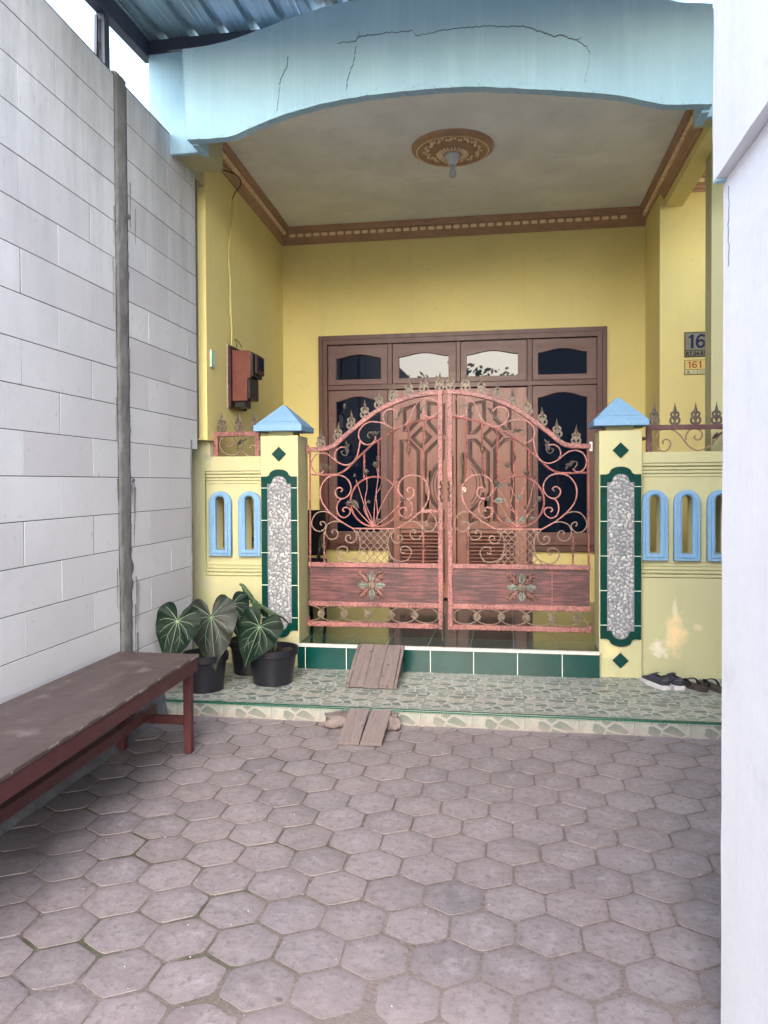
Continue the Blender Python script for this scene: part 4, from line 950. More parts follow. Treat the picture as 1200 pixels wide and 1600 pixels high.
YG = 5.60; XC = -0.4415
def gate_leaf(right):
    f = (lambda x: 2 * XC - x) if right else (lambda x: x)
    sg = -1 if right else 1
    def V(P, y=YG): return [Vector((f(x), y, z)) for x, z in mm(P)]
    t = thing('gate_leaf', (f(-1.465), YG, .26), '', 'gate', 'wrought iron gate leaves')
    t['label'] = 'right salmon pink iron gate leaf with many small green leaves in its basket' if right else 'left salmon pink iron gate leaf hung on the pillar beside the potted plants'
    pk, tn, fr_, tw = bmesh.new(), bmesh.new(), bmesh.new(), bmesh.new()
    for P in SCROLL_PINK: sweep(pk, smooth_path(V(P), .008), rect(.0042, .006), jit=.04)
    for P in SCROLL_TAN: sweep(tn, smooth_path(V(P), .008), rect(.0036, .0055), jit=.03)
    # frame
    a = smooth_path(V(ARCH_TOP), .02); n0 = len(a)
    def hsweep(path, wn, wu): sweep(fr_, path, [(-wn, -wu), (-wn * .7, -wu * 1.15), (wn * .7, -wu * 1.15), (wn, -wu), (wn, wu), (-wn, wu)], jit=.05)
    up_ = lambda P, d: [q + Vector((0, 0, d)) for q in P]
    hsweep(up_(a, -.013), .0165, .017)
    xs = f(-.476); xh = f(-1.455)
    hammer(fr_, (xs, YG, .352), (xs, YG, 2.070), .0175, .017)
    for z, h in ((.812, .0165), (.520, .0175), (.369, .0175)): hammer(fr_, (f(-1.463), YG + .001, z), (f(-.494), YG + .001, z), h, .016)
    split(obj('frame_bar', fr_, M['gate_frame'], t))
    split(obj('scroll', pk, M['gate_pink'], t)); split(obj('scroll', tn, M['gate_tan'], t))
    # twisted bars
    for P in TWIST_BAR: q = V(P); m_ = max(2, int((q[1] - q[0]).length / .004)); sweep(tw, [q[0].lerp(q[1], i / m_) for i in range(m_ + 1)], rect(.0056, .0056), twist=130)
    q = V([(-1454, 830), (-1455, 785)]); sweep(tw, q, rect(.005, .005))
    sweep(tw, smooth_path(V(TWIST_RAIL), .004), rect(.0058, .0058), twist=130)
    rc = V([(-960, 1279)])[0]; rd = .184
    sweep(tw, [rc + Vector((rd * math.cos(2 * math.pi * k / 260), 0, rd * math.sin(2 * math.pi * k / 260))) for k in range(260)], rect(.0055, .0055), twist=130, closed=True)
    sweep(tw, V([(-595, 2040), (-596, 1877)]), rect(.005, .005)); sweep(tw, V([(-1125, 1081), (-813, 1081)]), rect(.005, .005))
    if not right: hammer(tw, V([(-612, 1210)])[0], V([(-492, 1210)])[0], .0115, .008)
    split(obj('twisted_bar', tw, M['gate_pink'], t))
    # spindle baskets
    for (a_, b_) in SPINDLE:
        bm = bmesh.new(); p, q = V([a_, b_])
        for w_ in range(4): sweep(bm, [p.lerp(q, i / 14) + Vector((math.cos(w_ * 1.57 + i * .32), math.sin(w_ * 1.57 + i * .32), 0)) * .017 * math.sin(math.pi * i / 14) for i in range(15)], circ(.0026, 5), up=(.3, .9, .1))
        for e in (p, q): ball(bm, e, .007, 1)
        obj('basket_spindle', bm, M['gate_dark'], t, smooth=True)
    # curls with leaves
    for P, Lf in zip(CURL, LEAFLET):
        bm = bmesh.new(); sweep(bm, smooth_path(V(P, YG - .003), .006), rect(.0032, .005), taper=lambda u: 1.15 - .4 * u)
        p, q = [(f(x), z) for x, z in mm(Lf)]
        for k in range(4):
            u = k / 4; c = (p[0] + (q[0] - p[0]) * u, p[1] + (q[1] - p[1]) * u); d = (q[0] - p[0], q[1] - p[1]); s = (1 if k % 2 else -1) * .22
            leaf_bm(bm, c, (c[0] + d[0] * .42 - d[1] * s, c[1] + d[1] * .42 + d[0] * s), .55, YG - .008)
        leaf_bm(bm, p, q, .25, YG - .010); obj('acanthus_curl', bm, M['gate_dark'], t)
    # basket lattice
    bm = bmesh.new(); zt, zb = 1.078, .830
    def side(z, s):
        pts_ = [(1.066, .125), (.998, .104), (.935, .104), (.880, .125), (.852, .15), (.83, .175)]; c = -.969
        for (za, wa), (zc, wc) in zip(pts_, pts_[1:]):
            if za >= z >= zc: return c + s * (wa + (wc - wa) * (za - z) / (za - zc))
        return c + s * .15
    for k in range(-9, 10):
        for s in (1, -1):
            P = []; 
            for i in range(41):
                z = zb + (zt - zb) * i / 40; x = -.969 + k * .052 + s * (z - .954) * .92
                if side(min(z, 1.066), -1) <= x <= side(min(z, 1.066), 1): P.append(Vector((f(x), YG + .003 * s, z)))
            if len(P) > 2: sweep(bm, [P[0], P[-1]], rect(.0026, .0024))
    obj('basket_lattice', bm, M['gate_tan'], t)
    # sheet panel, lower loops
    x0, x1 = sorted((f(-1.461), f(-.493))); pn = obj('panel', B(x0, x1, YG + .004, YG + .010, .536, .797), M['gate_panel'], t)
    if right: bm = bmesh.new(); box(bm, f(-1.20) - .003, f(-1.20) + .003, YG + .001, YG + .004, .54, .793, .001); obj('weld_seam', bm, M['gate_frame'], pn)
    bm = bmesh.new(); rx = [-1.370, -1.196, -1.018, -.842, -.668]
    ends = [-1.458] + [] ; cs = [(-1.283, .090), (-1.107, .092), (-.930, .091), (-.755, .090)]
    for c, h in cs: sweep(bm, [(f(c + (h + .008) * math.cos(2 * math.pi * k / 40)), YG, .4465 + .056 * math.sin(2 * math.pi * k / 40)) for k in range(40)], rect(.0028, .005), closed=True)
    for c, h, a0, a1 in ((-1.462, .098, -88, 88), (-.580, .098, 88, 272), (-.580, .084, -90, 90)):
        sweep(bm, [(f(c + h * math.cos(R(a0 + (a1 - a0) * k / 20))), YG, .4465 + .056 * math.sin(R(a0 + (a1 - a0) * k / 20))) for k in range(21)], rect(.0028, .005))
    obj('loop_band', bm, M['gate_tan'], t)
    for x in rx: place('rosette', ROS, Matrix.Translation((f(x), YG - .004, .4465)), t)
    # spikes
    def ztop(x):
        P = mm(ARCH_TOP)
        for (xa, za), (xb, zb_) in zip(P, P[1:]):
            if xa <= x <= xb: return za + (zb_ - za) * (x - xa) / (xb - xa)
        return P[0][1]
    for x in (-1.366, -1.236, -1.134, -1.031, -.926, -.817, -.705, -.592, -.482): place('spike', SPK, Matrix.Translation((f(x), YG, ztop(x) - .004)) @ Matrix.Rotation(R(random.uniform(-2.5, 2.5)), 4, 'Y') @ Matrix.Scale(1.12, 4), t)
    # panel ornament
    oc = (-.987, .663); bm = bmesh.new(); bm2 = bmesh.new()
    for a in (0, 90, 180, 270):
        dx, dz = math.cos(R(a)), math.sin(R(a)); leaf_bm(bm, (f(oc[0] + dx * .028), oc[1] + dz * .028), (f(oc[0] + dx * .105), oc[1] + dz * .105), .70, YG - .006)
    for a in (45, 135, 225, 315):
        dx, dz = math.cos(R(a)), math.sin(R(a))
        for k, (r0, L_, da) in enumerate(((.03, .11, 0), (.035, .06, 32), (.035, .06, -32), (.07, .05, 38), (.07, .05, -38), (.10, .04, 30), (.10, .04, -30))):
            b_ = (oc[0] + dx * r0, oc[1] + dz * r0); e_ = (b_[0] + math.cos(R(a + da)) * L_, b_[1] + math.sin(R(a + da)) * L_)
            leaf_bm(bm2, (f(b_[0]), b_[1]), (f(e_[0]), e_[1]), .62, YG - .003)
    split(obj('ornament_leaf', bm, M['gate_green'], pn)); obj('ornament_leaf', bm2, M['ornament'], pn)
    place('rosette', ROS, Matrix.Translation((f(oc[0]), YG - .006, oc[1])) @ Matrix.Scale(1.0, 4), pn)
    # lock plate, hinge
    bm = bmesh.new(); sweep(bm, [(f(-.470) + .006 * math.sin(k * .8), YG - .021, 1.28 + .15 * k / 24) for k in range(25)], rect(.006, .004), twist=90); obj('handle', bm, M['gate_dark'], t)
    if not right: bm = bmesh.new(); tube(bm, [(-.462, YG - .02, .262), (-.462, YG - .02, .40)], .006, 6, step=0); obj('drop_bolt', bm, M['gate_dark'], t)
    for z in (1.665, .38):
        bm = bmesh.new(); tube(bm, [(f(-1.468), YG, z - .03), (f(-1.468), YG, z + .035)], .011, 10, step=0); obj('hinge', bm, M['peel'] if (right and z > 1) else M['gate_frame'], t)
    # bouquet: true positions for each leaf
    sm = bmesh.new()
    src = STEM_R if right else STEM_L; yy = YG - .006
    for P in src: sweep(sm, smooth_path([(x / 1000, yy + .004 * math.sin(i * 2.1), z / 1000) for i, (x, z) in enumerate(P)], .012), circ(.0036, 6), taper=lambda u: 1.2 - .4 * u)
    split(obj('stem', sm, M['gate_pink'], t))
    for x, z in (FLOWER_R if right else FLOWER_L): place('rose', FLW, Matrix.Translation((x / 1000, yy - .012, z / 1000)) @ Matrix.Rotation(random.uniform(0, 6), 4, 'Y'), t)
    for x, z in (BUD_R if right else BUD_L): place('bud', BUD, Matrix.Translation((x / 1000, yy - .006, z / 1000)) @ Matrix.Rotation(random.uniform(-.6, .6), 4, 'Y'), t)
    for p, q in (LEAF_R if right else LEAF_L):
        bm = bmesh.new(); p_, q_ = Vector(mm([p])[0]), Vector(mm([q])[0]); c = (p_ + q_) / 2; p_ = c + (p_ - c) * 1.15; q_ = c + (q_ - c) * 1.15
        leaf_bm(bm, p_, q_, .62, yy - .014); obj('leaf', bm, M['gate_green'] if right else M['gate_dark'], t)
    return t
gate_leaf(False); gate_leaf(True)

def railing(x0, x1, scrolls, spikes, loc, label, mfr, msc, end2=True):
    t = thing('railing', loc, label, 'railing', 'iron railings on the garden walls'); y = 5.515
    bm = bmesh.new(); hammer(bm, (x0, y, 1.787), (x1, y, 1.787), .0165, .017); hammer(bm, (x0 + .018, y, 1.619), (x0 + .018, y, 1.772), .018, .016)
    if end2: hammer(bm, (x1 - .018, y, 1.619), (x1 - .018, y, 1.772), .018, .016)
    split(obj('frame_bar', bm, mfr, t)); bm = bmesh.new()
    for P in scrolls: sweep(bm, smooth_path([Vector((x, y, z)) for x, z in mm(P)], .008), rect(.004, .006))
    split(obj('scroll', bm, msc, t))
    for x in spikes: place('spike', SPK2, Matrix.Translation((x, y, 1.80)) @ Matrix.Scale(1.25, 4, (0, 0, 1)) @ Matrix.Scale(1.12, 4, (1, 0, 0)), t)
    bm = bmesh.new()
    for (ax, az, bx, bz) in ((-.02, 1.75, -.06, 1.70), (.0, 1.745, -.05, 1.70), (-.05, 1.70, -.052, 1.66), (.02, 1.755, -.03, 1.72)):
        cx_ = (-1.93 if x0 < 0 else 1.43); leaf_bm(bm, (cx_ + ax, az), (cx_ + bx, bz), .3, y - .006)
    obj('acanthus_curl', bm, M['gate_dark'], t); return t
railing(-2.168, -1.806, RAIL_L, (-2.105, -1.971, -1.847), (-2.0, 5.515, 1.618), 'short salmon iron railing with three spikes on the wall left of the gate', M['gate_frame'], M['gate_tan'])
rr_ = railing(.945, 2.3, RAIL_R + [[(x + 440, z) for x, z in P] for P in RAIL_R], [.998 + .1345 * k for k in range(9)], (1.6, 5.515, 1.618), 'maroon iron railing with dark spikes on the wall right of the gate', M['rail_dark'], M['rail_scroll'], False)
bm = bmesh.new(); tube(bm, [(.900, 5.52, 1.712), (.945, 5.52, 1.712)], .010, 8, step=0); ball(bm, (.925, 5.52, 1.712), .015, 1); obj('lug', bm, M['rail_dark'], rr_)

# ================================================================= BENCH
bench = thing('bench', (-1.8, 2.8, 0), 'long low maroon wooden bench with scuffed top along the block wall', 'bench')
def bench_mat(name, c1, c2, rough, scuff):
    t = NT(name); n = t.noise(t.scale(t.pos, 9, 1.5, 9), 1.0, 6, 0.65); k = t.noise(t.pos, 11, 8, 0.75); f_ = t.noise(t.pos, 60, 5, 0.7)
    col = t.mix(t.ramp(n, [(0.35, 0.0), (0.65, 1.0)]), c1, c2); col = t.mix(t.math('MULTIPLY', t.ramp(k, [(0.55, 0.0), (0.68, 1.0)]), scuff), col, (0.17, 0.135, 0.125))
    if scuff > .3:
        for c, r in (((-1.86, 3.62, .515), (.10, .07, 1)), ((-1.74, 3.50, .515), (.04, .10, 1)), ((-1.74, 2.55, .515), (.10, .06, 1)), ((-1.95, 3.0, .515), (.05, .04, 1)), ((-1.9, 2.3, .515), (.12, .03, 1))):
            col = t.mix(t.math('MULTIPLY', blob(t, c, r, .7, .35, 14), .28), col, (0.26, 0.22, 0.21))
    col = t.mix(t.math('MULTIPLY', t.ramp(f_, [(0.68, 0.0), (0.72, 1.0)]), 0.5), col, (0.45, 0.40, 0.37))
    t.col(col); t.rough(t.ramp(k, [(0.35, rough), (0.7, rough + .2)])); t.b.inputs['Specular IOR Level'].default_value = .4; t.bump(t.math('ADD', k, f_), .25, .003); return t.m
M['bench_top'] = bench_mat('worn maroon bench top', (0.052, 0.034, 0.032), (0.074, 0.051, 0.048), .36, .5)
M['bench_leg'] = bench_mat('maroon painted bench frame', (0.070, 0.016, 0.018), (0.048, 0.012, 0.015), .4, .10)
def by(x0, y, s=0): return x0 + (3.87 - y) * .041    # front edge drifts slightly
bm = bmesh.new(); prism(bm, [(by(-1.612, 1.55), 1.55), (-1.612, 3.865), (-2.065, 3.865), (-2.055, 1.55)], .500, .517); bmesh.ops.bevel(bm, geom=list(bm.edges), offset=.002, segments=1, affect='EDGES')
obj('top', bm, M['bench_top'], bench)
def skew(bm):
    for v in bm.verts: v.co.x += (3.87 - v.co.y) * .041
    return bm
bm = bmesh.new(); box(bm, -1.637, -1.616, 1.60, 3.853, .432, .4985, .002); obj('apron', skew(bm), M['bench_leg'], bench)
bm = bmesh.new(); y = 1.6; rb = random.Random(11)
while y < 3.84:
    l = rb.uniform(.01, .09)
    if rb.random() < .38: box(bm, -1.6125, -1.6112, y, min(y + l, 3.86), .5135 - rb.uniform(0, .010), .5176)
    y += l + rb.uniform(.002, .02)
for y, s_ in ((3.02, .010), (2.2, .005), (2.62, .004), (3.5, .004)): ball(bm, (-1.612, y, .511), s_, 1, .25, .7, 1, jit=.2)
M['chip'] = paint('chipped pale edge', (0.30, 0.27, 0.25), (0.14, 0.11, 0.10), 40, .8)
split(obj('worn_edge', skew(bm), M['chip'], bench))
bm = bmesh.new(); box(bm, -2.045, -1.638, 3.833, 3.854, .432, .4985, .002); obj('apron', bm, M['bench_leg'], bench)
bm = bmesh.new(); box(bm, -2.06, -2.040, 1.60, 3.832, .432, .4985, .002); obj('apron', bm, M['bench_leg'], bench)
for x, y in ((-1.660, 3.83), (-2.035, 3.83), (-1.580, 1.68), (-2.03, 1.68)):
    obj('leg', B(x - .021, x + .021, y - .021, y + .021, 0, .4315 if y < 3 or x < -2 else .4985 - .067, .003), M['bench_leg'], bench)
obj('stretcher', B(-2.013, -1.682, 3.818, 3.842, .150, .195, .002), M['bench_leg'], bench)
obj('stretcher', B(-2.008, -1.602, 1.668, 1.692, .150, .195, .002), M['bench_leg'], bench)
bm = bmesh.new(); box(bm, -.019, .019, 0, 2.20, -.026, .026, .003, mat=Matrix.Translation((-1.795, 1.64, .222)) @ Matrix.Rotation(R(1.6), 4, 'Z')); obj('stretcher', bm, M['bench_leg'], bench)

# ================================================================= POTTED PLANTS
def leaf_mat():
    t = NT('velvety dark green leaf'); n = t.noise(t.pos, 14, 5, .6); bk = t.geo.outputs['Backfacing']
    c = t.mix(t.ramp(n, [(.35, 0.0), (.65, 1.0)]), (0.003, 0.011, 0.0065), (0.007, 0.018, 0.011))
    c = t.mix(bk, c, (0.045, 0.085, 0.035)); t.col(c); t.rough(.5); t.b.inputs['Specular IOR Level'].default_value = .14
    t.bump(n, .15, .004); return t.m
M['leaf'] = leaf_mat(); M['vein'] = paint('pale leaf vein', (0.24, 0.33, 0.20), (0.17, 0.25, 0.15), rough=.5)
M['leaf_grey'] = paint('dusty dark green leaf', (0.009, 0.016, 0.012), (0.017, 0.020, 0.016), 9, .5, .2, 40)
M['leaf_under'] = paint('pale green leaf underside', (0.045, 0.085, 0.035), (0.03, 0.06, 0.025), 9, .5, .2, 40)
M['pot'] = paint('black plastic pot', (0.006, 0.0065, 0.011), (0.010, 0.010, 0.016), 6, .38, .1, 70, spec=.45, dirt=(8, .25, (0.025, 0.025, 0.028)))
M['soil'] = paint('dark potting soil', (0.035, 0.024, 0.018), (0.06, 0.045, 0.035), 40, .95, 1.0, 90)
M['stem'] = paint('green stem', (0.12, 0.20, 0.08), rough=.5)
HP = [(0, .74), (.045, .66), (.13, .565), (.25, .45), (.36, .325), (.445, .18), (.495, .03), (.50, -.09), (.46, -.185), (.375, -.25), (.27, -.28), (.165, -.265), (.085, -.20), (.03, -.11), (.008, -.03)]
def heart(th, W, L):
    """outline radius from the petiole point; th = 0 towards the tip"""
    a = abs((th + math.pi) % (2 * math.pi) - math.pi); pr = (0.0, .76 * L)
    for x, y in HP[1:]:
        cur = (math.atan2(x * W, y * L), math.hypot(x * W, y * L))
        if a <= cur[0]:
            u = (a - pr[0]) / max(1e-6, cur[0] - pr[0]); return pr[1] + (cur[1] - pr[1]) * u
        pr = cur
    return pr[1]
def big_leaf(parent, att, tipdir, normal, W, L, curl=.25, mat='leaf', droop=.12, wave=.006, seed=0):
    """heart leaf; att = petiole point, tipdir = direction of tip, normal = towards viewer side"""
    T = Vector(tipdir).normalized(); N = Vector(normal); N = (N - T * N.dot(T)).normalized(); S = T.cross(N); att = Vector(att)
    NA, NR = 72, 9; VE = [0, .50, -.50, 1.05, -1.05, 1.70, -1.70, 2.35, -2.35]
    def P(th, k, off=0.0):
        r = heart(th, W, L) * k; x = r * math.sin(th); y = r * math.cos(th)
        z = -curl * x * x / W - droop * (max(0, y) ** 2) / L - .10 * max(0, -y) ** 2 / L * 2
        rel = min(abs(((th - v + math.pi) % (2 * math.pi)) - math.pi) for v in VE)
        z += wave * (min(rel / .2, 1) - .5) * min(1, r / (.25 * L)) + wave * 1.6 * k ** 3 * math.sin(th * 7 + seed) + off
        return att + T * y + S * x + N * z
    bm = bmesh.new(); c = bm.verts.new(P(0, 0)); prev = None; rings = []
    for j in range(1, NR + 1):
        rings.append([bm.verts.new(P(-math.pi + 2 * math.pi * i / NA + .0001, j / NR)) for i in range(NA)])
    for i in range(NA): bm.faces.new((c, rings[0][(i + 1) % NA], rings[0][i]))
    for a, b in zip(rings, rings[1:]):
        for i in range(NA): bm.faces.new((a[i], a[(i + 1) % NA], b[(i + 1) % NA], b[i]))
    bmesh.ops.recalc_face_normals(bm, faces=bm.faces); bm.faces.ensure_lookup_table()
    if sum(f.normal.dot(N) for f in bm.faces) < 0: bmesh.ops.reverse_faces(bm, faces=bm.faces)
    lf = obj('leaf', bm, M[mat], parent, smooth=True)
    vb = bmesh.new()
    def pol(x, y): return math.atan2(x, y), math.hypot(x, y)
    def pline(pts, w0, w1):
        q = []
        for x, y in pts:
            th, r = pol(x, y); R_ = heart(th, W, L); q.append(P(th, min(r / R_, .965), .0016))
        sweep(vb, q, [(-1, -.25), (1, -.25), (0, .9)], up=N, taper=lambda u: w0 + (w1 - w0) * u)
    sub = []
    for v in VE:
        R_ = heart(v, W, L); e = .93 if v == 0 else .86
        bend = (.42 if abs(v) < 2 else .2) * (1 if v > 0 else -1) * (0 if v == 0 else 1)
        pts = []
        for k in range(13):
            u = k / 12 * e; th = v - bend * u * u; R2 = heart(th, W, L); pts.append((math.sin(th) * R2 * u, math.cos(th) * R2 * u))
        pline(pts, .0034 if abs(v) < .5 else .0027, .0010); sub.append((v, pts))
    for v, pts in sub:     # secondary veins
        for k, sd in ((4, 1), (5, -1), (7, 1), (8, -1), (10, 1), (10, -1)):
            if abs(v) > .9 or (v != 0 and k not in (7, 8)): continue
            if v == 0 and k < 4: continue
            x, y = pts[k]; dx, dy = pts[k][0] - pts[k - 1][0], pts[k][1] - pts[k - 1][1]; l = math.hypot(dx, dy); dx /= l; dy /= l
            a = R(42) * sd; ex, ey = dx * math.cos(a) + dy * math.sin(a), -dx * math.sin(a) + dy * math.cos(a)
            ln = L * (.26 if v == 0 else .17) * (1 - .35 * k / 12); pts2 = [(x + ex * ln * u + dx * ln * .22 * u * u, y + ey * ln * u + dy * ln * .22 * u * u) for u in (0, .25, .5, .75, 1)]
            if all(math.hypot(*p) / heart(pol(*p)[0], W, L) < .95 for p in pts2): pline(pts2, .0014, .0006)
    obj('vein', vb, M['vein'], lf, smooth=True)
    return lf
def pot(parent, x, y, z, rb, rt, h):
    bm = bmesh.new(); lathe(bm, [(rb - .01, 0), (rb, .004), (rt - .012, h - .05), (rt - .010, h - .045), (rt + .003, h - .040), (rt + .006, h), (rt + .002, h + .004), (rt - .006, h), (rt - .012, h - .045), (rt - .016, h - .05)], (x, y, z), 48)
    bmesh.ops.recalc_face_normals(bm, faces=bm.faces); p = obj('pot', bm, M['pot'], parent, smooth=True, auto=40)
    bm = bmesh.new(); c = bm.verts.new((x, y, z + h - .02)); rr_ = []
    for j in range(1, 6): rr_.append([bm.verts.new((x + (rt - .012) * j / 5 * math.cos(2 * math.pi * k / 28), y + (rt - .012) * j / 5 * math.sin(2 * math.pi * k / 28), z + h - .03 + .012 * noise.noise(Vector((j * 2, k * 1.3, x * 10))))) for k in range(28)])
    for k in range(28): bm.faces.new((c, rr_[0][k], rr_[0][(k + 1) % 28]))
    for a, b in zip(rr_, rr_[1:]):
        for k in range(28): bm.faces.new((a[k], b[k], b[(k + 1) % 28], a[(k + 1) % 28]))
    obj('soil', bm, M['soil'], parent, smooth=True); return p
def stalk(parent, pts, r=.006): bm = bmesh.new(); tube(bm, pts, r, 8, taper=lambda u: 1.2 - .35 * u); return obj('stem', bm, M['stem'], parent, smooth=True)
G_ = 'potted velvet leaved plants on the walkway'
pa = thing('potted_plant', (-1.93, 4.715, .09), 'potted plant half hidden by the bench end, two broad pale veined heart leaves', 'potted plant', G_)
pot(pa, -1.93, 4.715, .09, .118, .150, .235)
stalk(pa, [(-1.93, 4.72, .30), (-1.98, 4.62, .50), (-1.97, 4.45, .61), (-1.962, 4.39, .595)]); stalk(pa, [(-1.92, 4.71, .30), (-1.90, 4.74, .46), (-1.87, 4.72, .58), (-1.857, 4.665, .575)])
big_leaf(pa, (-1.962, 4.38, .592), (-.16, -.25, -.95), (.22, -.93, .30), .265, .375, .25, 'leaf', seed=1)
big_leaf(pa, (-1.857, 4.65, .57), (.13, -.18, -.97), (.12, -.97, .22), .32, .45, .2, 'leaf_grey', seed=2)
pb = thing('potted_plant', (-1.80, 5.16, .09), 'rearmost potted plant, its dark leaf and rolled new leaf against the yellow wall', 'potted plant', G_)
pot(pb, -1.78, 5.19, .09, .120, .152, .235)
stalk(pb, [(-1.78, 5.19, .30), (-1.83, 5.10, .50), (-1.837, 4.98, .605)])
big_leaf(pb, (-1.835, 4.97, .60), (.25, -.2, -.95), (.30, -.9, .2), .23, .30, .3, 'leaf', seed=3)
stalk(pb, [(-1.76, 5.18, .30), (-1.66, 5.16, .42), (-1.62, 5.13, .485)])
bm = bmesh.new(); P_ = smooth_path([(-1.605, 5.12, .47), (-1.665, 5.11, .53), (-1.735, 5.10, .615), (-1.775, 5.09, .67), (-1.80, 5.085, .715), (-1.822, 5.08, .725)], .01)
sweep(bm, P_, circ(1.0, 10, .8), up=(0, 1, 0), taper=lambda u: .006 + .016 * math.sin(math.pi * min(1, u * 1.25)) ** 1.2 if u < .55 else .005 + .017 * math.sin(math.pi * (u - .42) / .6) ** 1.0)
obj('rolled_leaf', bm, M['leaf_under'], pb, smooth=True)
pc = thing('potted_plant', (-1.545, 4.93, .09), 'potted plant nearest the gate, one shiny heart leaf hanging over its black pot', 'potted plant', G_)
pot(pc, -1.545, 4.945, .09, .128, .167, .235)
stalk(pc, [(-1.55, 4.93, .30), (-1.57, 4.90, .44), (-1.577, 4.79, .50)]); stalk(pc, [(-1.53, 4.95, .30), (-1.54, 5.02, .45), (-1.61, 5.035, .57)])
big_leaf(pc, (-1.577, 4.77, .495), (-.34, -.20, -.92), (.04, -.95, .30), .295, .385, .2, 'leaf', seed=5)
big_leaf(pc, (-1.62, 5.03, .575), (.90, -.25, -.36), (-.25, .38, .90), .25, .31, .5, 'leaf_under', seed=6)

# ================================================================= SHOES
M['sneaker'] = paint('navy grey knit fabric', (0.030, 0.031, 0.042), (0.045, 0.045, 0.058), 25, .8, .4, 160)
M['sneaker_trim'] = paint('dark grey overlay', (0.075, 0.075, 0.085), rough=.6); M['sole_white'] = paint('off white rubber sole', (0.62, 0.59, 0.60), (0.50, 0.47, 0.48), 20, .6)
M['rubber'] = paint('dark brown rubber', (0.040, 0.030, 0.030), (0.055, 0.042, 0.042), 20, .65); M['dark_in'] = paint('black lining', (0.008, 0.008, 0.01), rough=.9)
def shoe(label, loc, rz, mir=1):
    t = thing('sneaker', loc, label, 'shoe', 'pair of sneakers by the wall'); t.rotation_euler = (0, 0, rz)
    # local: toe towards +Y, length .27 ; sections from heel to toe: (y, halfwidth, top z, inner offset)
    S = [(0, .018, .075, 0), (.006, .030, .086, 0), (.03, .036, .088, 0), (.07, .036, .078, 0), (.10, .038, .076, 0), (.13, .041, .080, .002), (.165, .045, .066, .004), (.20, .046, .052, .005), (.235, .040, .042, .004), (.26, .026, .034, .002), (.270, .010, .026, 0)]
    bm = bmesh.new(); rings = []
    for y, w_, zt, xo in S:
        ring = []
        for k in range(13):
            a = math.pi * k / 12; ring.append(bm.verts.new((mir * (xo + w_ * math.cos(a) * (1 - .18 * math.sin(a))), y, .024 + (zt - .024) * math.sin(a) ** .75)))
        rings.append(ring)
    for i, (a, b) in enumerate(zip(rings, rings[1:])):
        for k in range(12):
            if 1 <= i <= 3 and 4 <= k <= 7: continue       # foot opening
            bm.faces.new((a[k], a[k + 1], b[k + 1], b[k]))
    bm.faces.new(rings[0]); bmesh.ops.recalc_face_normals(bm, faces=bm.faces)
    u = obj('upper', bm, M['sneaker'], None, smooth=True); so_ = u.modifiers.new('s', 'SOLIDIFY'); so_.thickness = .004; sb = u.modifiers.new('b', 'SUBSURF'); sb.levels = sb.render_levels = 1
    u.parent = t
    bm = bmesh.new(); out = [(mir * (xo + (w_ + .004)), y) for y, w_, zt, xo in S] + [(mir * (xo - (w_ + .004)), y) for y, w_, zt, xo in S[::-1]]
    if mir < 0: out = out[::-1]
    out = [(x, y - .004 if y < .01 else y) for x, y in out]
    prism(bm, out, 0, .030); 
    for v in bm.verts:
        if v.co.z < .01 and v.co.y > .2: v.co.z += (v.co.y - .2) * .14
    bmesh.ops.bevel(bm, geom=[e for e in bm.edges if abs(e.verts[0].co.z - e.verts[1].co.z) < .012], offset=.005, segments=2, affect='EDGES')
    s_ = obj('sole', bm, M['sole_white'], None, smooth=True, auto=50); s_.parent = t
    bm = bmesh.new()
    for k in range(4): tube(bm, [(mir * .026, .115 + k * .018, .082 - k * .006), (mir * .004, .118 + k * .018, .087 - k * .007), (mir * -.020, .115 + k * .018, .082 - k * .006)], .0022, 6)
    tube(bm, [(.033, .012, .045), (.030, .008, .062), (.0, -.003, .066), (-.030, .008, .062), (-.033, .012, .045)], .0035, 6); tube(bm, [(0, -.002, .03), (0, -.003, .085)], .004, 6)
    l_ = obj('lacing', bm, M['sneaker_trim'], None, smooth=True); l_.parent = t; split(l_)
    bm = bmesh.new(); box(bm, -.026, .026, .0, .004, .060, .088, .003, mat=Matrix.Translation((0, .108, -.004)) @ Matrix.Rotation(R(-25), 4, 'X')); q_ = obj('tongue', bm, M['sneaker_trim'], None); q_.parent = t
    bm = bmesh.new(); prism(bm, [(-.024, .02), (.024, .02), (.024, .10), (-.024, .10)], .034, .038); q_ = obj('insole', bm, M['dark_in'], None); q_.parent = t
shoe('left navy sneaker of the pair by the wall, toe turned outwards', (1.005, 5.10, .09), R(24), 1)
shoe('right navy sneaker of the pair, beside the sandals', (1.085, 5.105, .09), R(10), -1)
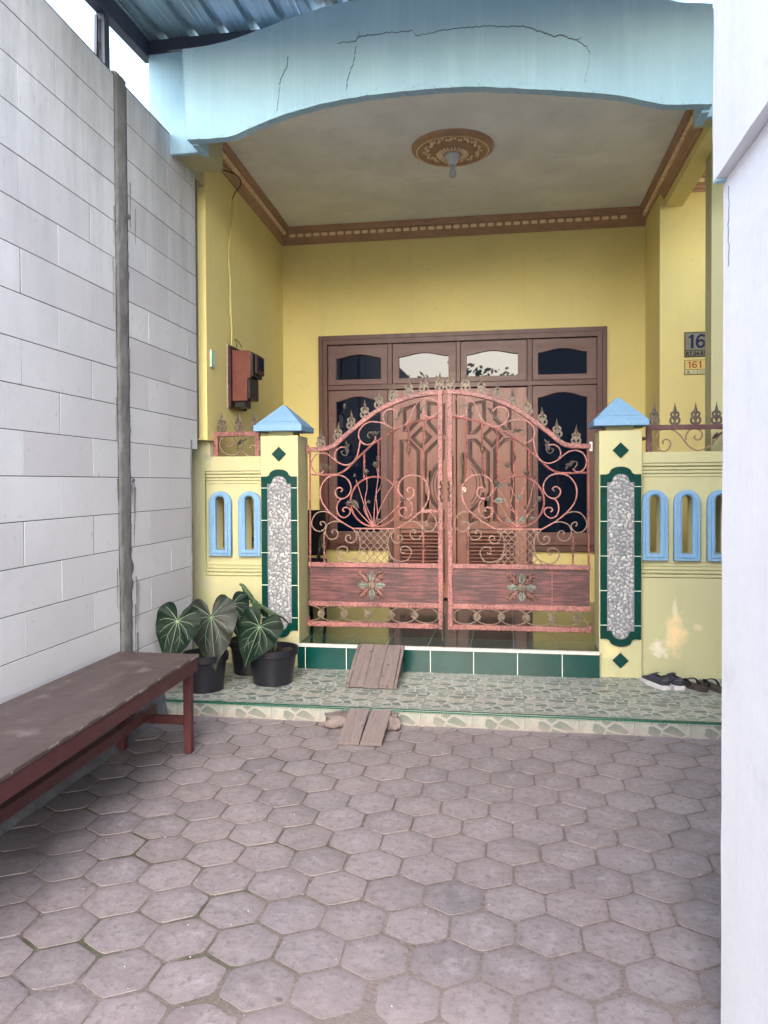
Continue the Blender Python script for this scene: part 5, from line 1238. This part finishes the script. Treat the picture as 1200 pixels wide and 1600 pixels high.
def sandal(label, loc, rz):
    t = thing('sandal', loc, label, 'sandal', 'pair of black flip flops'); t.rotation_euler = (0, 0, rz)
    prof = [(0, .010), (.01, .024), (.04, .033), (.09, .033), (.14, .036), (.19, .043), (.22, .041), (.245, .028), (.255, .010)]
    bm = bmesh.new(); prism(bm, [(w_, y) for y, w_ in prof] + [(-w_, y) for y, w_ in prof[::-1]], 0, .024)
    bmesh.ops.bevel(bm, geom=[e for e in bm.edges if abs(e.verts[0].co.z - e.verts[1].co.z) < .001], offset=.004, segments=2, affect='EDGES')
    q = obj('sole', bm, M['rubber'], None, smooth=True, auto=50); q.parent = t
    bm = bmesh.new()
    for s in (-1, 1): sweep(bm, smooth_path([(0, .195, .026), (s * .016, .175, .048), (s * .032, .135, .052), (s * .036, .10, .024)], .008), rect(.008, .0022), up=(0, 0, 1))
    tube(bm, [(0, .195, .02), (0, .195, .034)], .004, 6); q = obj('strap', bm, M['dark_in'], None, smooth=True); q.parent = t
sandal('flip flop next to the sneakers, the left one of the black pair', (1.235, 5.08, .09), R(28))
sandal('flip flop nearest the white wall, the right one of the black pair', (1.345, 5.07, .09), R(24))

# ================================================================= WOODEN RAMPS
def grey_wood():
    t = NT('weathered grey plank'); n = t.noise(t.scale(t.pos, 55, 4, 12), 1.0, 7, .7, 1.2); k = t.noise(t.pos, 9, 5); r = t.geo.outputs['Random Per Island']; h = t.vor(t.scale(t.pos, 1, .8, 1), 11)
    c = t.mix(t.ramp(n, [(.32, 0.0), (.66, 1.0)]), (0.095, 0.075, 0.073), (0.215, 0.18, 0.175)); c = t.mix(t.ramp(k, [(.4, 0.0), (.65, .5)]), c, (0.17, 0.12, 0.105))
    c = t.mix(t.math('MULTIPLY', r, .35), c, (0.235, 0.205, 0.20)); c = t.mix(t.ramp(h, [(.07, .8), (.12, 0.0)]), c, (0.05, 0.038, 0.033))
    t.col(c); t.rough(.85); t.b.inputs['Specular IOR Level'].default_value = .2; t.bump(n, .7, .003); return t.m
M['plank'] = grey_wood()
def ramp(label, pts, boards, th, sides=True):
    """pts = low edge y,z and high edge y,z"""
    (y0, z0), (y1, z1), x0 = pts; t = thing('wooden_ramp', (x0, y0, z0), label, 'ramp', 'small plank ramps on the steps')
    ang = math.atan2(z1 - z0, y1 - y0); L = math.hypot(y1 - y0, z1 - z0)
    m4 = Matrix.Translation((x0, y0, z0)) @ Matrix.Rotation(ang, 4, 'X')
    for i, (a, b, s0, s1, sk) in enumerate(boards):
        bm = bmesh.new(); nx_, ny_ = 4, 16; g = []
        for k in range(ny_ + 1):
            v = s0 + (L - s1 - s0) * k / ny_; row = []
            for q in range(nx_ + 1):
                x = a + (b - a) * q / nx_ + sk * v + (.0022 * noise.noise(Vector((v * 12, i * 3 + q, x0))) if q in (0, nx_) else 0); row.append((x, v + .004 * noise.noise(Vector((x * 40, i, k // ny_ * 5))) * (k in (0, ny_))))
            g.append(row)
        top = [[bm.verts.new((x, v, th + .0012 * noise.noise(Vector((x * 50, v * 8, i))))) for x, v in r] for r in g]; bt = [[bm.verts.new((x, v, 0)) for x, v in r] for r in g]
        for k in range(ny_):
            for q in range(nx_): bm.faces.new((top[k][q], top[k][q + 1], top[k + 1][q + 1], top[k + 1][q])); bm.faces.new((bt[k][q], bt[k + 1][q], bt[k + 1][q + 1], bt[k][q + 1]))
            bm.faces.new((top[k][0], top[k + 1][0], bt[k + 1][0], bt[k][0])); bm.faces.new((top[k][nx_], bt[k][nx_], bt[k + 1][nx_], top[k + 1][nx_]))
        for q in range(nx_): bm.faces.new((top[0][q], bt[0][q], bt[0][q + 1], top[0][q + 1])); bm.faces.new((top[ny_][q], top[ny_][q + 1], bt[ny_][q + 1], bt[ny_][q]))
        for v in bm.verts: v.co = m4 @ v.co
        obj('plank', bm, M['plank'], t)
    return t, m4, L
ru, m4, L_ = ramp('upper plank ramp of three grey boards leaning on the green tiled step', ((4.862, .096), (5.35, .262), -1.005), [(-.025, -.006, .0, .01, -.025), (-.003, .090, .01, 0, -.025), (.093, .187, .0, .004, -.025), (.190, .285, .004, .006, -.025), (.289, .306, .002, .01, -.02)], .020)
for x in (-.005, .285):
    bm = bmesh.new(); a = [(x - .02, .06, .096 - .0), (0, 0, 0)]
    vs = [bm.verts.new((-1.005 + x - .02 + dx, y, z)) for dx in (0, .018) for y, z in ((4.93, .091), (5.33, .091), (5.33, .245), (4.93, .112))]
    for f in ((0, 1, 2, 3), (7, 6, 5, 4), (0, 4, 5, 1), (1, 5, 6, 2), (2, 6, 7, 3), (3, 7, 4, 0)): bm.faces.new([vs[i] for i in f])
    obj('wedge', bm, M['plank'], ru)
bm = bmesh.new()
for x, v in ((.05, .28), (.13, .26), (.235, .36), (.262, .24), (.275, .40), (.06, .05), (.22, .30)): lathe(bm, [(.001, .0), (.006, .0004)], m4 @ Vector((x - .025 * v * 0, v, .0212)), 8, cap=False)
obj('nail', bm, M['crack'], ru)
ramp('lower plank ramp of two cracked boards on the pavers below the walkway edge', ((4.055, .004), (4.395, .086), -.905), [(0, .116, .0, .0, -.012), (.121, .238, .004, .0, .018)], .017)
bm = bmesh.new(); rg = random.Random(3)
for k in range(420):
    x, y = rg.uniform(-1.7, 1.5), rg.uniform(1.2, 4.4)
    ball(bm, (x, y, .0015), rg.uniform(.0012, .0032), 1, 1, rg.uniform(.6, 1.2), .7, jit=.25)
M['grit'] = paint('pale grit', (0.40, 0.37, 0.35), (0.12, 0.11, 0.10), 25, .9)
tag(obj('grit', bm, M['grit']), 'loose pale grit scattered over the pavers', None, None, 'stuff')
def chunk(name, label, loc, dims, rz, seed):
    bm = bmesh.new(); bmesh.ops.create_cube(bm, size=1); bmesh.ops.subdivide_edges(bm, edges=bm.edges[:], cuts=5, use_grid_fill=True)
    for v in bm.verts:
        c = v.co; n = noise.noise(Vector((c.x * 2.3 + seed, c.y * 2.3, c.z * 2.3))) * .30 + noise.noise(Vector((c.x * 7, c.y * 7 + seed, c.z * 7))) * .16
        r = c.length / .5; k = 1 - max(0, r - 1.15) * .28 + n; v.co = Vector((c.x * dims[0] * k, c.y * dims[1] * k, max(-.5, c.z * k) * dims[2] + dims[2] / 2))
    bmesh.ops.bevel(bm, geom=[], offset=0) if False else None
    o = obj(name, bm, M['plank'], None, smooth=True, auto=50); o.location = loc; o.rotation_euler = (0, 0, rz); return tag(o, label, 'wood block', 'wooden chocks under the lower ramp')
chunk('wood_block', 'rough grey wood chunk left of the lower ramp against the riser', (-.965, 4.375, 0), (.17, .10, .075), R(4), 1)
chunk('wood_block', 'small angular wood chunk peeking out right of the lower ramp', (-.655, 4.36, 0), (.075, .09, .085), R(20), 7)

# ================================================================= METER, SWITCH, CABLE, PLATES
M['meter_wood'] = paint('red brown bakelite cover', (0.16, 0.05, 0.036), (0.12, 0.036, 0.028), 9, .4, .2, 50, dirt=(14, .3, (0.10, 0.03, 0.025)))
M['meter_dark'] = paint('dark brown wood board', (0.06, 0.022, 0.02), (0.04, 0.016, 0.016), 9, .5); M['ply'] = paint('raw plywood edge', (0.55, 0.45, 0.36), (0.30, 0.2, 0.16), 30, .8)
lx = lambda y: -2.152 - (y - 5.35) * .0392
mt = thing('electric_meter', (-2.16, 5.95, 2.27), 'red brown electricity meter box on a dark board high on the left porch wall', 'electricity meter')
obj('backboard', B(lx(5.8) + .001, lx(5.8) + .009, 5.80, 6.20, 2.015, 2.515, .001), M['ply'], mt)
obj('backboard', B(lx(5.8) + .010, lx(5.8) + .030, 5.81, 6.19, 2.02, 2.505, .003), M['meter_dark'], mt)
bm = bm_from(plate([[(-2.138, 2.070), (-2.012, 2.070), (-2.012, 2.245), (-1.985, 2.25), (-1.985, 2.462), (-2.138, 2.470)]], 5.835, 5.850, .004)); obj('cover', bm, M['meter_wood'], mt)
bm = bmesh.new(); box(bm, -2.138, -1.975, 5.852, 6.10, 2.262, 2.455, .008, seg=2); box(bm, -2.138, -2.000, 5.852, 6.08, 2.085, 2.258, .008, seg=2); box(bm, -2.13, -2.04, 5.86, 6.0, 2.02, 2.082, .004)
bd = obj('meter_body', bm, M['black_metal'], mt)
bm = bmesh.new(); box(bm, -1.974, -1.955, 5.90, 6.09, 2.29, 2.44, .005); obj('cover', bm, M['meter_dark'], mt)
obj('display', B(-1.954, -1.951, 5.93, 6.06, 2.33, 2.42), M['glass'], bd)
bm = bmesh.new(); sw = thing('bell_box', (-2.155, 5.445, 2.34), 'small green and white plastic box on the left porch wall', 'door bell')
M['green_plastic'] = paint('green plastic', (0.05, 0.42, 0.16), rough=.4); M['white_plastic'] = paint('white plastic', (0.6, 0.62, 0.6), rough=.4)
obj('base', B(lx(5.44) + .001, lx(5.44) + .016, 5.415, 5.485, 2.275, 2.405, .005, seg=2), M['white_plastic'], sw); obj('cover', B(lx(5.44) + .0165, lx(5.44) + .022, 5.413, 5.43, 2.28, 2.405, .002), M['green_plastic'], sw)
M['cable_y'] = paint('yellow painted cable', (0.60, 0.52, 0.20), rough=.6)
bm = bmesh.new()
for s in (0, 1): tube(bm, [(lx(y) + .010 + .006 * s + .01 * abs(math.sin(z * 3)), y + .008 * s * math.sin(z * 7), z) for y, z in ((5.86, 2.50), (5.87, 2.62), (5.84, 2.80), (5.85, 3.0), (5.83, 3.2), (5.86, 3.35), (5.90, 3.5), (5.915, 3.68))], .0045, 6)
tag(obj('cable', bm, M['cable_y'], smooth=True), 'yellow painted twin cable running up the left porch wall from the meter', 'cable')
bm = bmesh.new(); tube(bm, [(lx(5.9) + .02, 5.915, 3.68), (lx(5.9) + .05, 5.905, 3.73), (lx(5.9) + .10, 5.90, 3.79), (lx(5.8) + .11, 5.75, 3.80), (lx(5.6) + .04, 5.5, 3.76), (lx(5.5) - .005, 5.25, 3.70), (-2.2, 4.98, 3.552)], .004, 6)
tube(bm, [(lx(5.8) + .10, 5.70, 3.80), (lx(5.6) + .09, 5.45, 3.78), (-2.06, 5.22, 3.76), (-2.0, 5.0, 3.70)], .003, 6)
tag(obj('cable', bm, M['dark_in'], smooth=True), 'thin black cable sagging under the left end of the fascia', 'cable')
for y_, z_ in ((0, 0),):
    bm = bmesh.new(); tube(bm, [(-2.12, 5.86, 2.47), (-2.10, 5.85, 2.53), (-2.125, 5.85, 2.56), (-2.09, 5.86, 2.54), (-2.07, 5.87, 2.49)], .003, 6); obj('wire', bm, M['dark_in'], mt, smooth=True)

M['plate_grey'] = paint('tarnished metal plate', (0.20, 0.19, 0.125), (0.17, 0.165, 0.11), 12, .4, spec=.5); M['ink_navy'] = paint('navy ink', (0.010, 0.008, 0.07), rough=.5); M['ink_black'] = paint('black ink', (0.02, 0.018, 0.012), rough=.5)
M['plate_yellow'] = paint('yellow house number sign', (0.72, 0.54, 0.17), (0.68, 0.52, 0.18), 12, .5); M['plate_pale'] = paint('pale yellow print', (0.68, 0.64, 0.36), rough=.5); M['ink_red'] = paint('red ink', (0.40, 0.055, 0.022), rough=.5)
yp = 6.897
def number(txt, x, z, h, w_, y, m, parent, sx=1.0):
    """bold stroke digits (1 and 6) of height h"""
    for c in txt:
        bm = bmesh.new(); s = h / .118
        if c == '1': P = [(.008, .088), (.034, .105), (.038, .118 - w_ / s * .1), (.038, .0)]; adv = .062
        else: P = [(.076, .096), (.060, .1085), (.040, .106), (.022, .088), (.014, .060), (.014, .038), (.024, .016), (.044, .0095), (.064, .018), (.073, .038), (.064, .058), (.044, .066), (.024, .056), (.016, .042)]; adv = .096
        Q = [Vector((x + a * s * sx, y, z + b * s)) for a, b in P]
        if c == '1': Q = [Q[0], Q[1], Q[2]] , [Q[2] + Vector((0, 0, w_ * .0)), Q[3]]
        else: Q = [smooth_path(Q, .004)]
        for q in Q: sweep(bm, q, rect(w_ / 2 if c == '6' else w_ / 2 * (1.15 if len(q) == 2 else .7), .0012))
        obj('lettering', bm, m, parent); x += adv * s * sx
pl = thing('house_number_sign', (1.66, yp, 2.575), 'grey metal house number sign with 16 over RT.04 on the yellow wall', 'house number', 'house number signs')
bp = obj('plate', B(1.492, 1.93, yp - .006, yp + .002, 2.472, 2.682, .001), M['plate_grey'], pl)
bm = bmesh.new()
for a in ((1.492, 1.93, 2.472, 2.479), (1.492, 1.93, 2.675, 2.682), (1.492, 1.498, 2.472, 2.682), (1.924, 1.93, 2.472, 2.682), (1.498, 1.924, 2.524, 2.530)): box(bm, a[0], a[1], yp - .0085, yp - .0061, a[2], a[3])
obj('border', bm, M['ink_black'], pl)
number('161', 1.516, 2.545, .118, .019, yp - .0075, M['ink_navy'], pl)
text_mesh('RT.04-RW.', .047, 1.503, yp - .0075, 2.484, M['ink_black'], pl, sx=.92, bold=.0016, ex=.0012)
pl = thing('house_number_sign', (1.66, yp, 2.385), 'yellow house number sign with red 161 below the grey one', 'house number', 'house number signs')
obj('plate', B(1.492, 1.80, yp - .005, yp + .002, 2.322, 2.447, .001), M['plate_yellow'], pl)
obj('print_field', B(1.498, 1.794, yp - .0062, yp - .0051, 2.327, 2.364), M['plate_pale'], pl)
bm = bmesh.new()
for a in ((1.492, 1.80, 2.322, 2.3255), (1.492, 1.80, 2.4435, 2.447), (1.492, 1.4965, 2.322, 2.447), (1.4965, 1.80, 2.3645, 2.3675), (1.594, 1.597, 2.3255, 2.3645), (1.597, 1.80, 2.334, 2.336)): box(bm, a[0], a[1], yp - .0075, yp - .0063, a[2], a[3])
obj('border', bm, M['ink_black'], pl)
number('161', 1.515, 2.378, .058, .0085, yp - .0066, M['ink_red'], pl, 1.12)
text_mesh('R.', .034, 1.514, yp - .0075, 2.332, M['ink_black'], pl, bold=.0006, ex=.0005)
bm = bmesh.new()
for a, b, z in ((1.536, 1.542, 2.334), (1.560, 1.578, 2.352), (1.560, 1.578, 2.338), (1.612, 1.66, 2.353), (1.612, 1.66, 2.346), (1.640, 1.665, 2.3295), (1.67, 1.72, 2.353), (1.67, 1.70, 2.346)): box(bm, a, b, yp - .0075, yp - .0063, z, z + .003)
obj('small_print', bm, M['plate_grey'], pl)

# ================================================================= ROOF CANOPY
M['roof_steel'] = paint('dark painted steel', (0.055, 0.060, 0.085), (0.04, 0.045, 0.065), 5, .5, .1, spec=.5); M['roof_sheet'] = paint('galvanised roofing sheet', (0.34, 0.42, 0.44), (0.27, 0.35, 0.38), 3, .38, .1, metal=.55, streak=(9, .3, (0.2, 0.27, 0.3)))
rf = thing('roof_canopy', (-.4, 2.2, 4.1), 'corrugated metal roof on dark steel beams over the yard', 'roof')
def rz(y): return 4.285 + (y - 4.8) * .055
Y0, Y1 = 2.4, 4.72  # front edge pulled back out of view to let more light in
bm = bmesh.new(); prof = []; x = -2.36
while x < 3.2: prof += [(x, 0), (x + .145, 0), (x + .158, .030), (x + .192, .030)]; x += .205
prof = [(a, b) for a, b in prof]; prof2 = []
for i, (a, b) in enumerate(prof):
    prof2.append((a, b))
    if b == 0 and i % 4 == 0: prof2 += [(a + .045, 0), (a + .050, .004), (a + .060, .004), (a + .065, 0), (a + .085, 0), (a + .09, .004), (a + .10, .004), (a + .105, 0)]
rows = [[bm.verts.new((a, y, rz(y) + .016 + b + dz)) for a, b in prof2] for y, dz in ((Y0, 0), (4.555, 0), (Y0, .0015), (4.555, .0015))]
def skip(a): return False
for k in range(len(prof2) - 1):
    bm.faces.new((rows[0][k], rows[1][k], rows[1][k + 1], rows[0][k + 1])); bm.faces.new((rows[2][k], rows[2][k + 1], rows[3][k + 1], rows[3][k]))
bm.normal_update(); obj('sheet', bm, M['roof_sheet'], rf)
for lo, hi in ((-9, 9),):
    bm = bmesh.new(); rows = [[bm.verts.new((a, y, rz(y) + .016 + b)) for a, b in prof2 if lo < a < hi] for y in (4.553, 4.92)]
    for k in range(len(rows[0]) - 1): bm.faces.new((rows[0][k], rows[1][k], rows[1][k + 1], rows[0][k + 1]))
    obj('sheet', bm, M['roof_sheet'], rf)
def beam(x0, x1, y0, y1, h, up=0.0):
    bm = bmesh.new(); vs = [bm.verts.new((x, y, rz(y) + up + dz)) for x in (x0, x1) for y in (y0, y1) for dz in (-h, 0)]
    for q in ((0, 1, 3, 2), (4, 6, 7, 5), (0, 4, 5, 1), (2, 3, 7, 6), (0, 2, 6, 4), (1, 5, 7, 3)): bm.faces.new([vs[i] for i in q])
    bmesh.ops.bevel(bm, geom=list(bm.edges), offset=.003, segments=1, affect='EDGES'); return obj('beam', bm, M['roof_steel'], rf)
beam(-2.345, -2.285, Y0, 4.82, .115, .012); beam(-2.284, -1.2, 4.76, 4.82, .075, .014); beam(3.0, 3.06, Y0, 4.5, .10, .012)
for y in (2.45, 3.3): beam(-2.28, 2.99, y, y + .05, .06, .014)
for y in (4.20, 2.5): obj('post', B(-2.345, -2.29, y, y + .055, 3.60, rz(y) - .10, .003), M['roof_steel'], rf)
bm = bmesh.new(); sweep(bm, [(-2.33, 4.16, 3.67), (-2.33, 4.18, 4.12)], rect(.008, .008)); tube(bm, [(-2.36, 4.38, 3.66), (-2.36, 4.38, 4.05)], .003, 5, step=0); tube(bm, [(-2.315, 4.175, 3.68), (-2.33, 4.19, 3.98)], .006, 6, step=0)
split(obj('rod', bm, M['roof_steel'], rf))
bm = bmesh.new(); box(bm, -2.27, -2.16, 4.752, 4.82, 4.201, 4.222, .003); obj('bracket', bm, M['roof_steel'], rf)

# ================================================================= RIGHT FOREGROUND WALL
nb = thing('side_wall', (.7, .6, 0), 'bright white plastered wall edge in the right foreground', 'wall')
def rough_wall(x0, x1, y0, y1, z0, z1, seed, nm):
    bm = bmesh.new(); ny_, nz_ = 60, 60; g = []
    for j in range(nz_ + 1):
        z = z0 + (z1 - z0) * j / nz_; row = []
        for i in range(ny_ + 1):
            y = y0 + (y1 - y0) * i / ny_
            row.append(bm.verts.new((x0 + .0035 * noise.noise(Vector((y * 2, z * 2, seed))) + .0012 * noise.noise(Vector((y * 12, z * 9, seed))), y if i < ny_ else y + .006 * noise.noise(Vector((0, z * 5, seed))), z)))
        g.append(row)
    for j in range(nz_):
        for i in range(ny_): bm.faces.new((g[j][i], g[j + 1][i], g[j + 1][i + 1], g[j][i + 1]))
    bk = [[bm.verts.new((x1, r[k].co.y, r[k].co.z)) for k in (0, -1)] for r in g]
    for j in range(nz_):
        bm.faces.new((g[j][-1], g[j + 1][-1], bk[j + 1][1], bk[j][1])); bm.faces.new((g[j][0], bk[j][0], bk[j + 1][0], g[j + 1][0])); bm.faces.new((bk[j][0], bk[j][1], bk[j + 1][1], bk[j + 1][0]))
    bm.faces.new(g[0] + [bk[0][1], bk[0][0]]); bm.faces.new((g[-1] + [bk[-1][1], bk[-1][0]])[::-1])
    bmesh.ops.recalc_face_normals(bm, faces=bm.faces)
    return obj(nm, bm, M['white_wall'], nb, smooth=True, auto=30)
rough_wall(.5225, 2.75, -.9, 2.0, 0, 2.147, 1, 'wall'); rough_wall(.498, 2.76, -.9, 2.0, 2.148, 3.95, 2, 'upper_wall')  # unseen width extended to block light from the right
obj('wall', B(2.60, 2.75, 2.001, 8.6, 0, 3.35), M['white_wall'], nb)  # unseen wall added to hold back light from the open right side
obj('underside', B(.4995, .5215, 1.972, 1.995, 2.142, 2.1475), M['arch'], nb)
bm = bmesh.new()
for sd in range(3):
    for k in range(14):
        y = 1.72 + .05 * noise.noise(Vector((k * .4, sd, 0))) + sd * .07 ; z = 2.3 + k * .032 + random.uniform(-.01, .01)
        if random.random() < .35: continue
        ball(bm, (.4975, y, z), random.uniform(.004, .010), 1, .12, random.uniform(.5, .9), random.uniform(1, 2.2))
obj('flaked_paint', bm, M['peel'], nb)
bm = bmesh.new(); P = [(.5213, 1.95 + .012 * noise.noise(Vector((k * .37, 3, 0))) + .005 * noise.noise(Vector((k * 1.3, 0, 0))), 2.12 - k * .010) for k in range(20)]; sweep(bm, P, rect(.0005, .0010), up=(1, 0, 0)); obj('crack', bm, M['crack'], nb)

# ================================================================= CHAIR ON THE PORCH
ch = thing('armchair', (-1.82, 6.35, .262), 'black armchair with curved arms behind the left gate leaf', 'chair')
bm = bmesh.new(); box(bm, -2.08, -1.56, 6.12, 6.62, .70, .76, .02, seg=2); obj('seat', bm, M['dark_in'], ch)
bm = bmesh.new(); box(bm, -2.06, -1.58, 6.60, 6.66, .78, 1.18, .02, seg=2, mat=Matrix.Translation((0, 0, 0))); obj('backrest', bm, M['dark_in'], ch)
for s, x in ((-1, -2.1), (1, -1.545)):
    bm = bmesh.new(); tube(bm, [(x, 6.60, .98), (x, 6.35, .965), (x + .03 * s, 6.18, .93), (x + .035 * s, 6.12, .87), (x + .02 * s, 6.14, .80), (x, 6.2, .755)], .016, 10); obj('armrest', bm, M['black_metal'], ch, smooth=True)
for x in (-2.04, -1.6):
    for y in (6.16, 6.58): bm = bmesh.new(); tube(bm, [(x, y, .70), (x + (.02 if x > -1.8 else -.02), y + (.03 if y > 6.3 else -.03), .264)], .014, 8, step=0); obj('leg', bm, M['black_metal'], ch, smooth=True)

# ================================================================= STREET TREES (seen reflected in the door glass)
M['bark'] = paint('grey brown bark', (0.10, 0.08, 0.06), (0.07, 0.055, 0.045), 9, .9, .8, 30)
def foliage(name, c):
    t = NT(name); r = t.geo.outputs['Random Per Island']; t.col(t.mix(r, c, tuple(v * 1.7 for v in c))); t.rough(.6); return t.m
M['foliage'] = foliage('light green foliage', (0.16, 0.25, 0.10))
def tree(x, y, h, cr, label, n=1500):
    t = thing('street_tree', (x, y, 0), label, 'tree', 'trees across the street')
    bm = bmesh.new(); tube(bm, [(x, y, -.05), (x + .1, y, h * .3), (x - .05, y + .1, h * .62)], .14, 10, taper=lambda u: 1.1 - .5 * u, step=.3); limbs = []
    for k in range(7):
        a = k * .9 + x; e = Vector((x + math.cos(a) * cr * .7, y + math.sin(a) * cr * .7, h * (.72 + .04 * (k % 4)))); limbs.append(e)
        tube(bm, [(x, y, h * (.35 + .03 * k)), (x + math.cos(a) * cr * .35, y + math.sin(a) * cr * .35, h * .62), e], .05, 6, taper=lambda u: 1 - .7 * u, step=.3)
    obj('trunk', bm, M['bark'], t, smooth=True); bm = bmesh.new(); limbs.append(Vector((x, y, h * .85)))
    cl = [l + Vector((random.gauss(0, .35 * cr), random.gauss(0, .35 * cr), random.gauss(0, .22 * cr))) for l in limbs for _ in range(5)]
    for k in range(n):
        c = random.choice(cl) + Vector((random.gauss(0, .2 * cr), random.gauss(0, .2 * cr), random.gauss(0, .15 * cr))); s = random.uniform(.07, .16)
        a = Vector((random.uniform(-1, 1), random.uniform(-1, 1), random.uniform(-1, 1))).normalized(); b = a.orthogonal().normalized()
        bm.faces.new([bm.verts.new(c + a * s), bm.verts.new(c + b * s * .5), bm.verts.new(c - a * s), bm.verts.new(c - b * s * .5)])
    obj('crown', bm, M['foliage'], t)
tree(-3.4, -11.0, 5.0, 1.4, 'tree across the street reflected in the left middle transom pane'); tree(-0.1, -11.5, 5.2, 1.5, 'taller tree across the street reflected in the right middle transom pane'); tree(-6.5, -13, 4.8, 1.8, 'leftmost tree across the street behind the viewer')
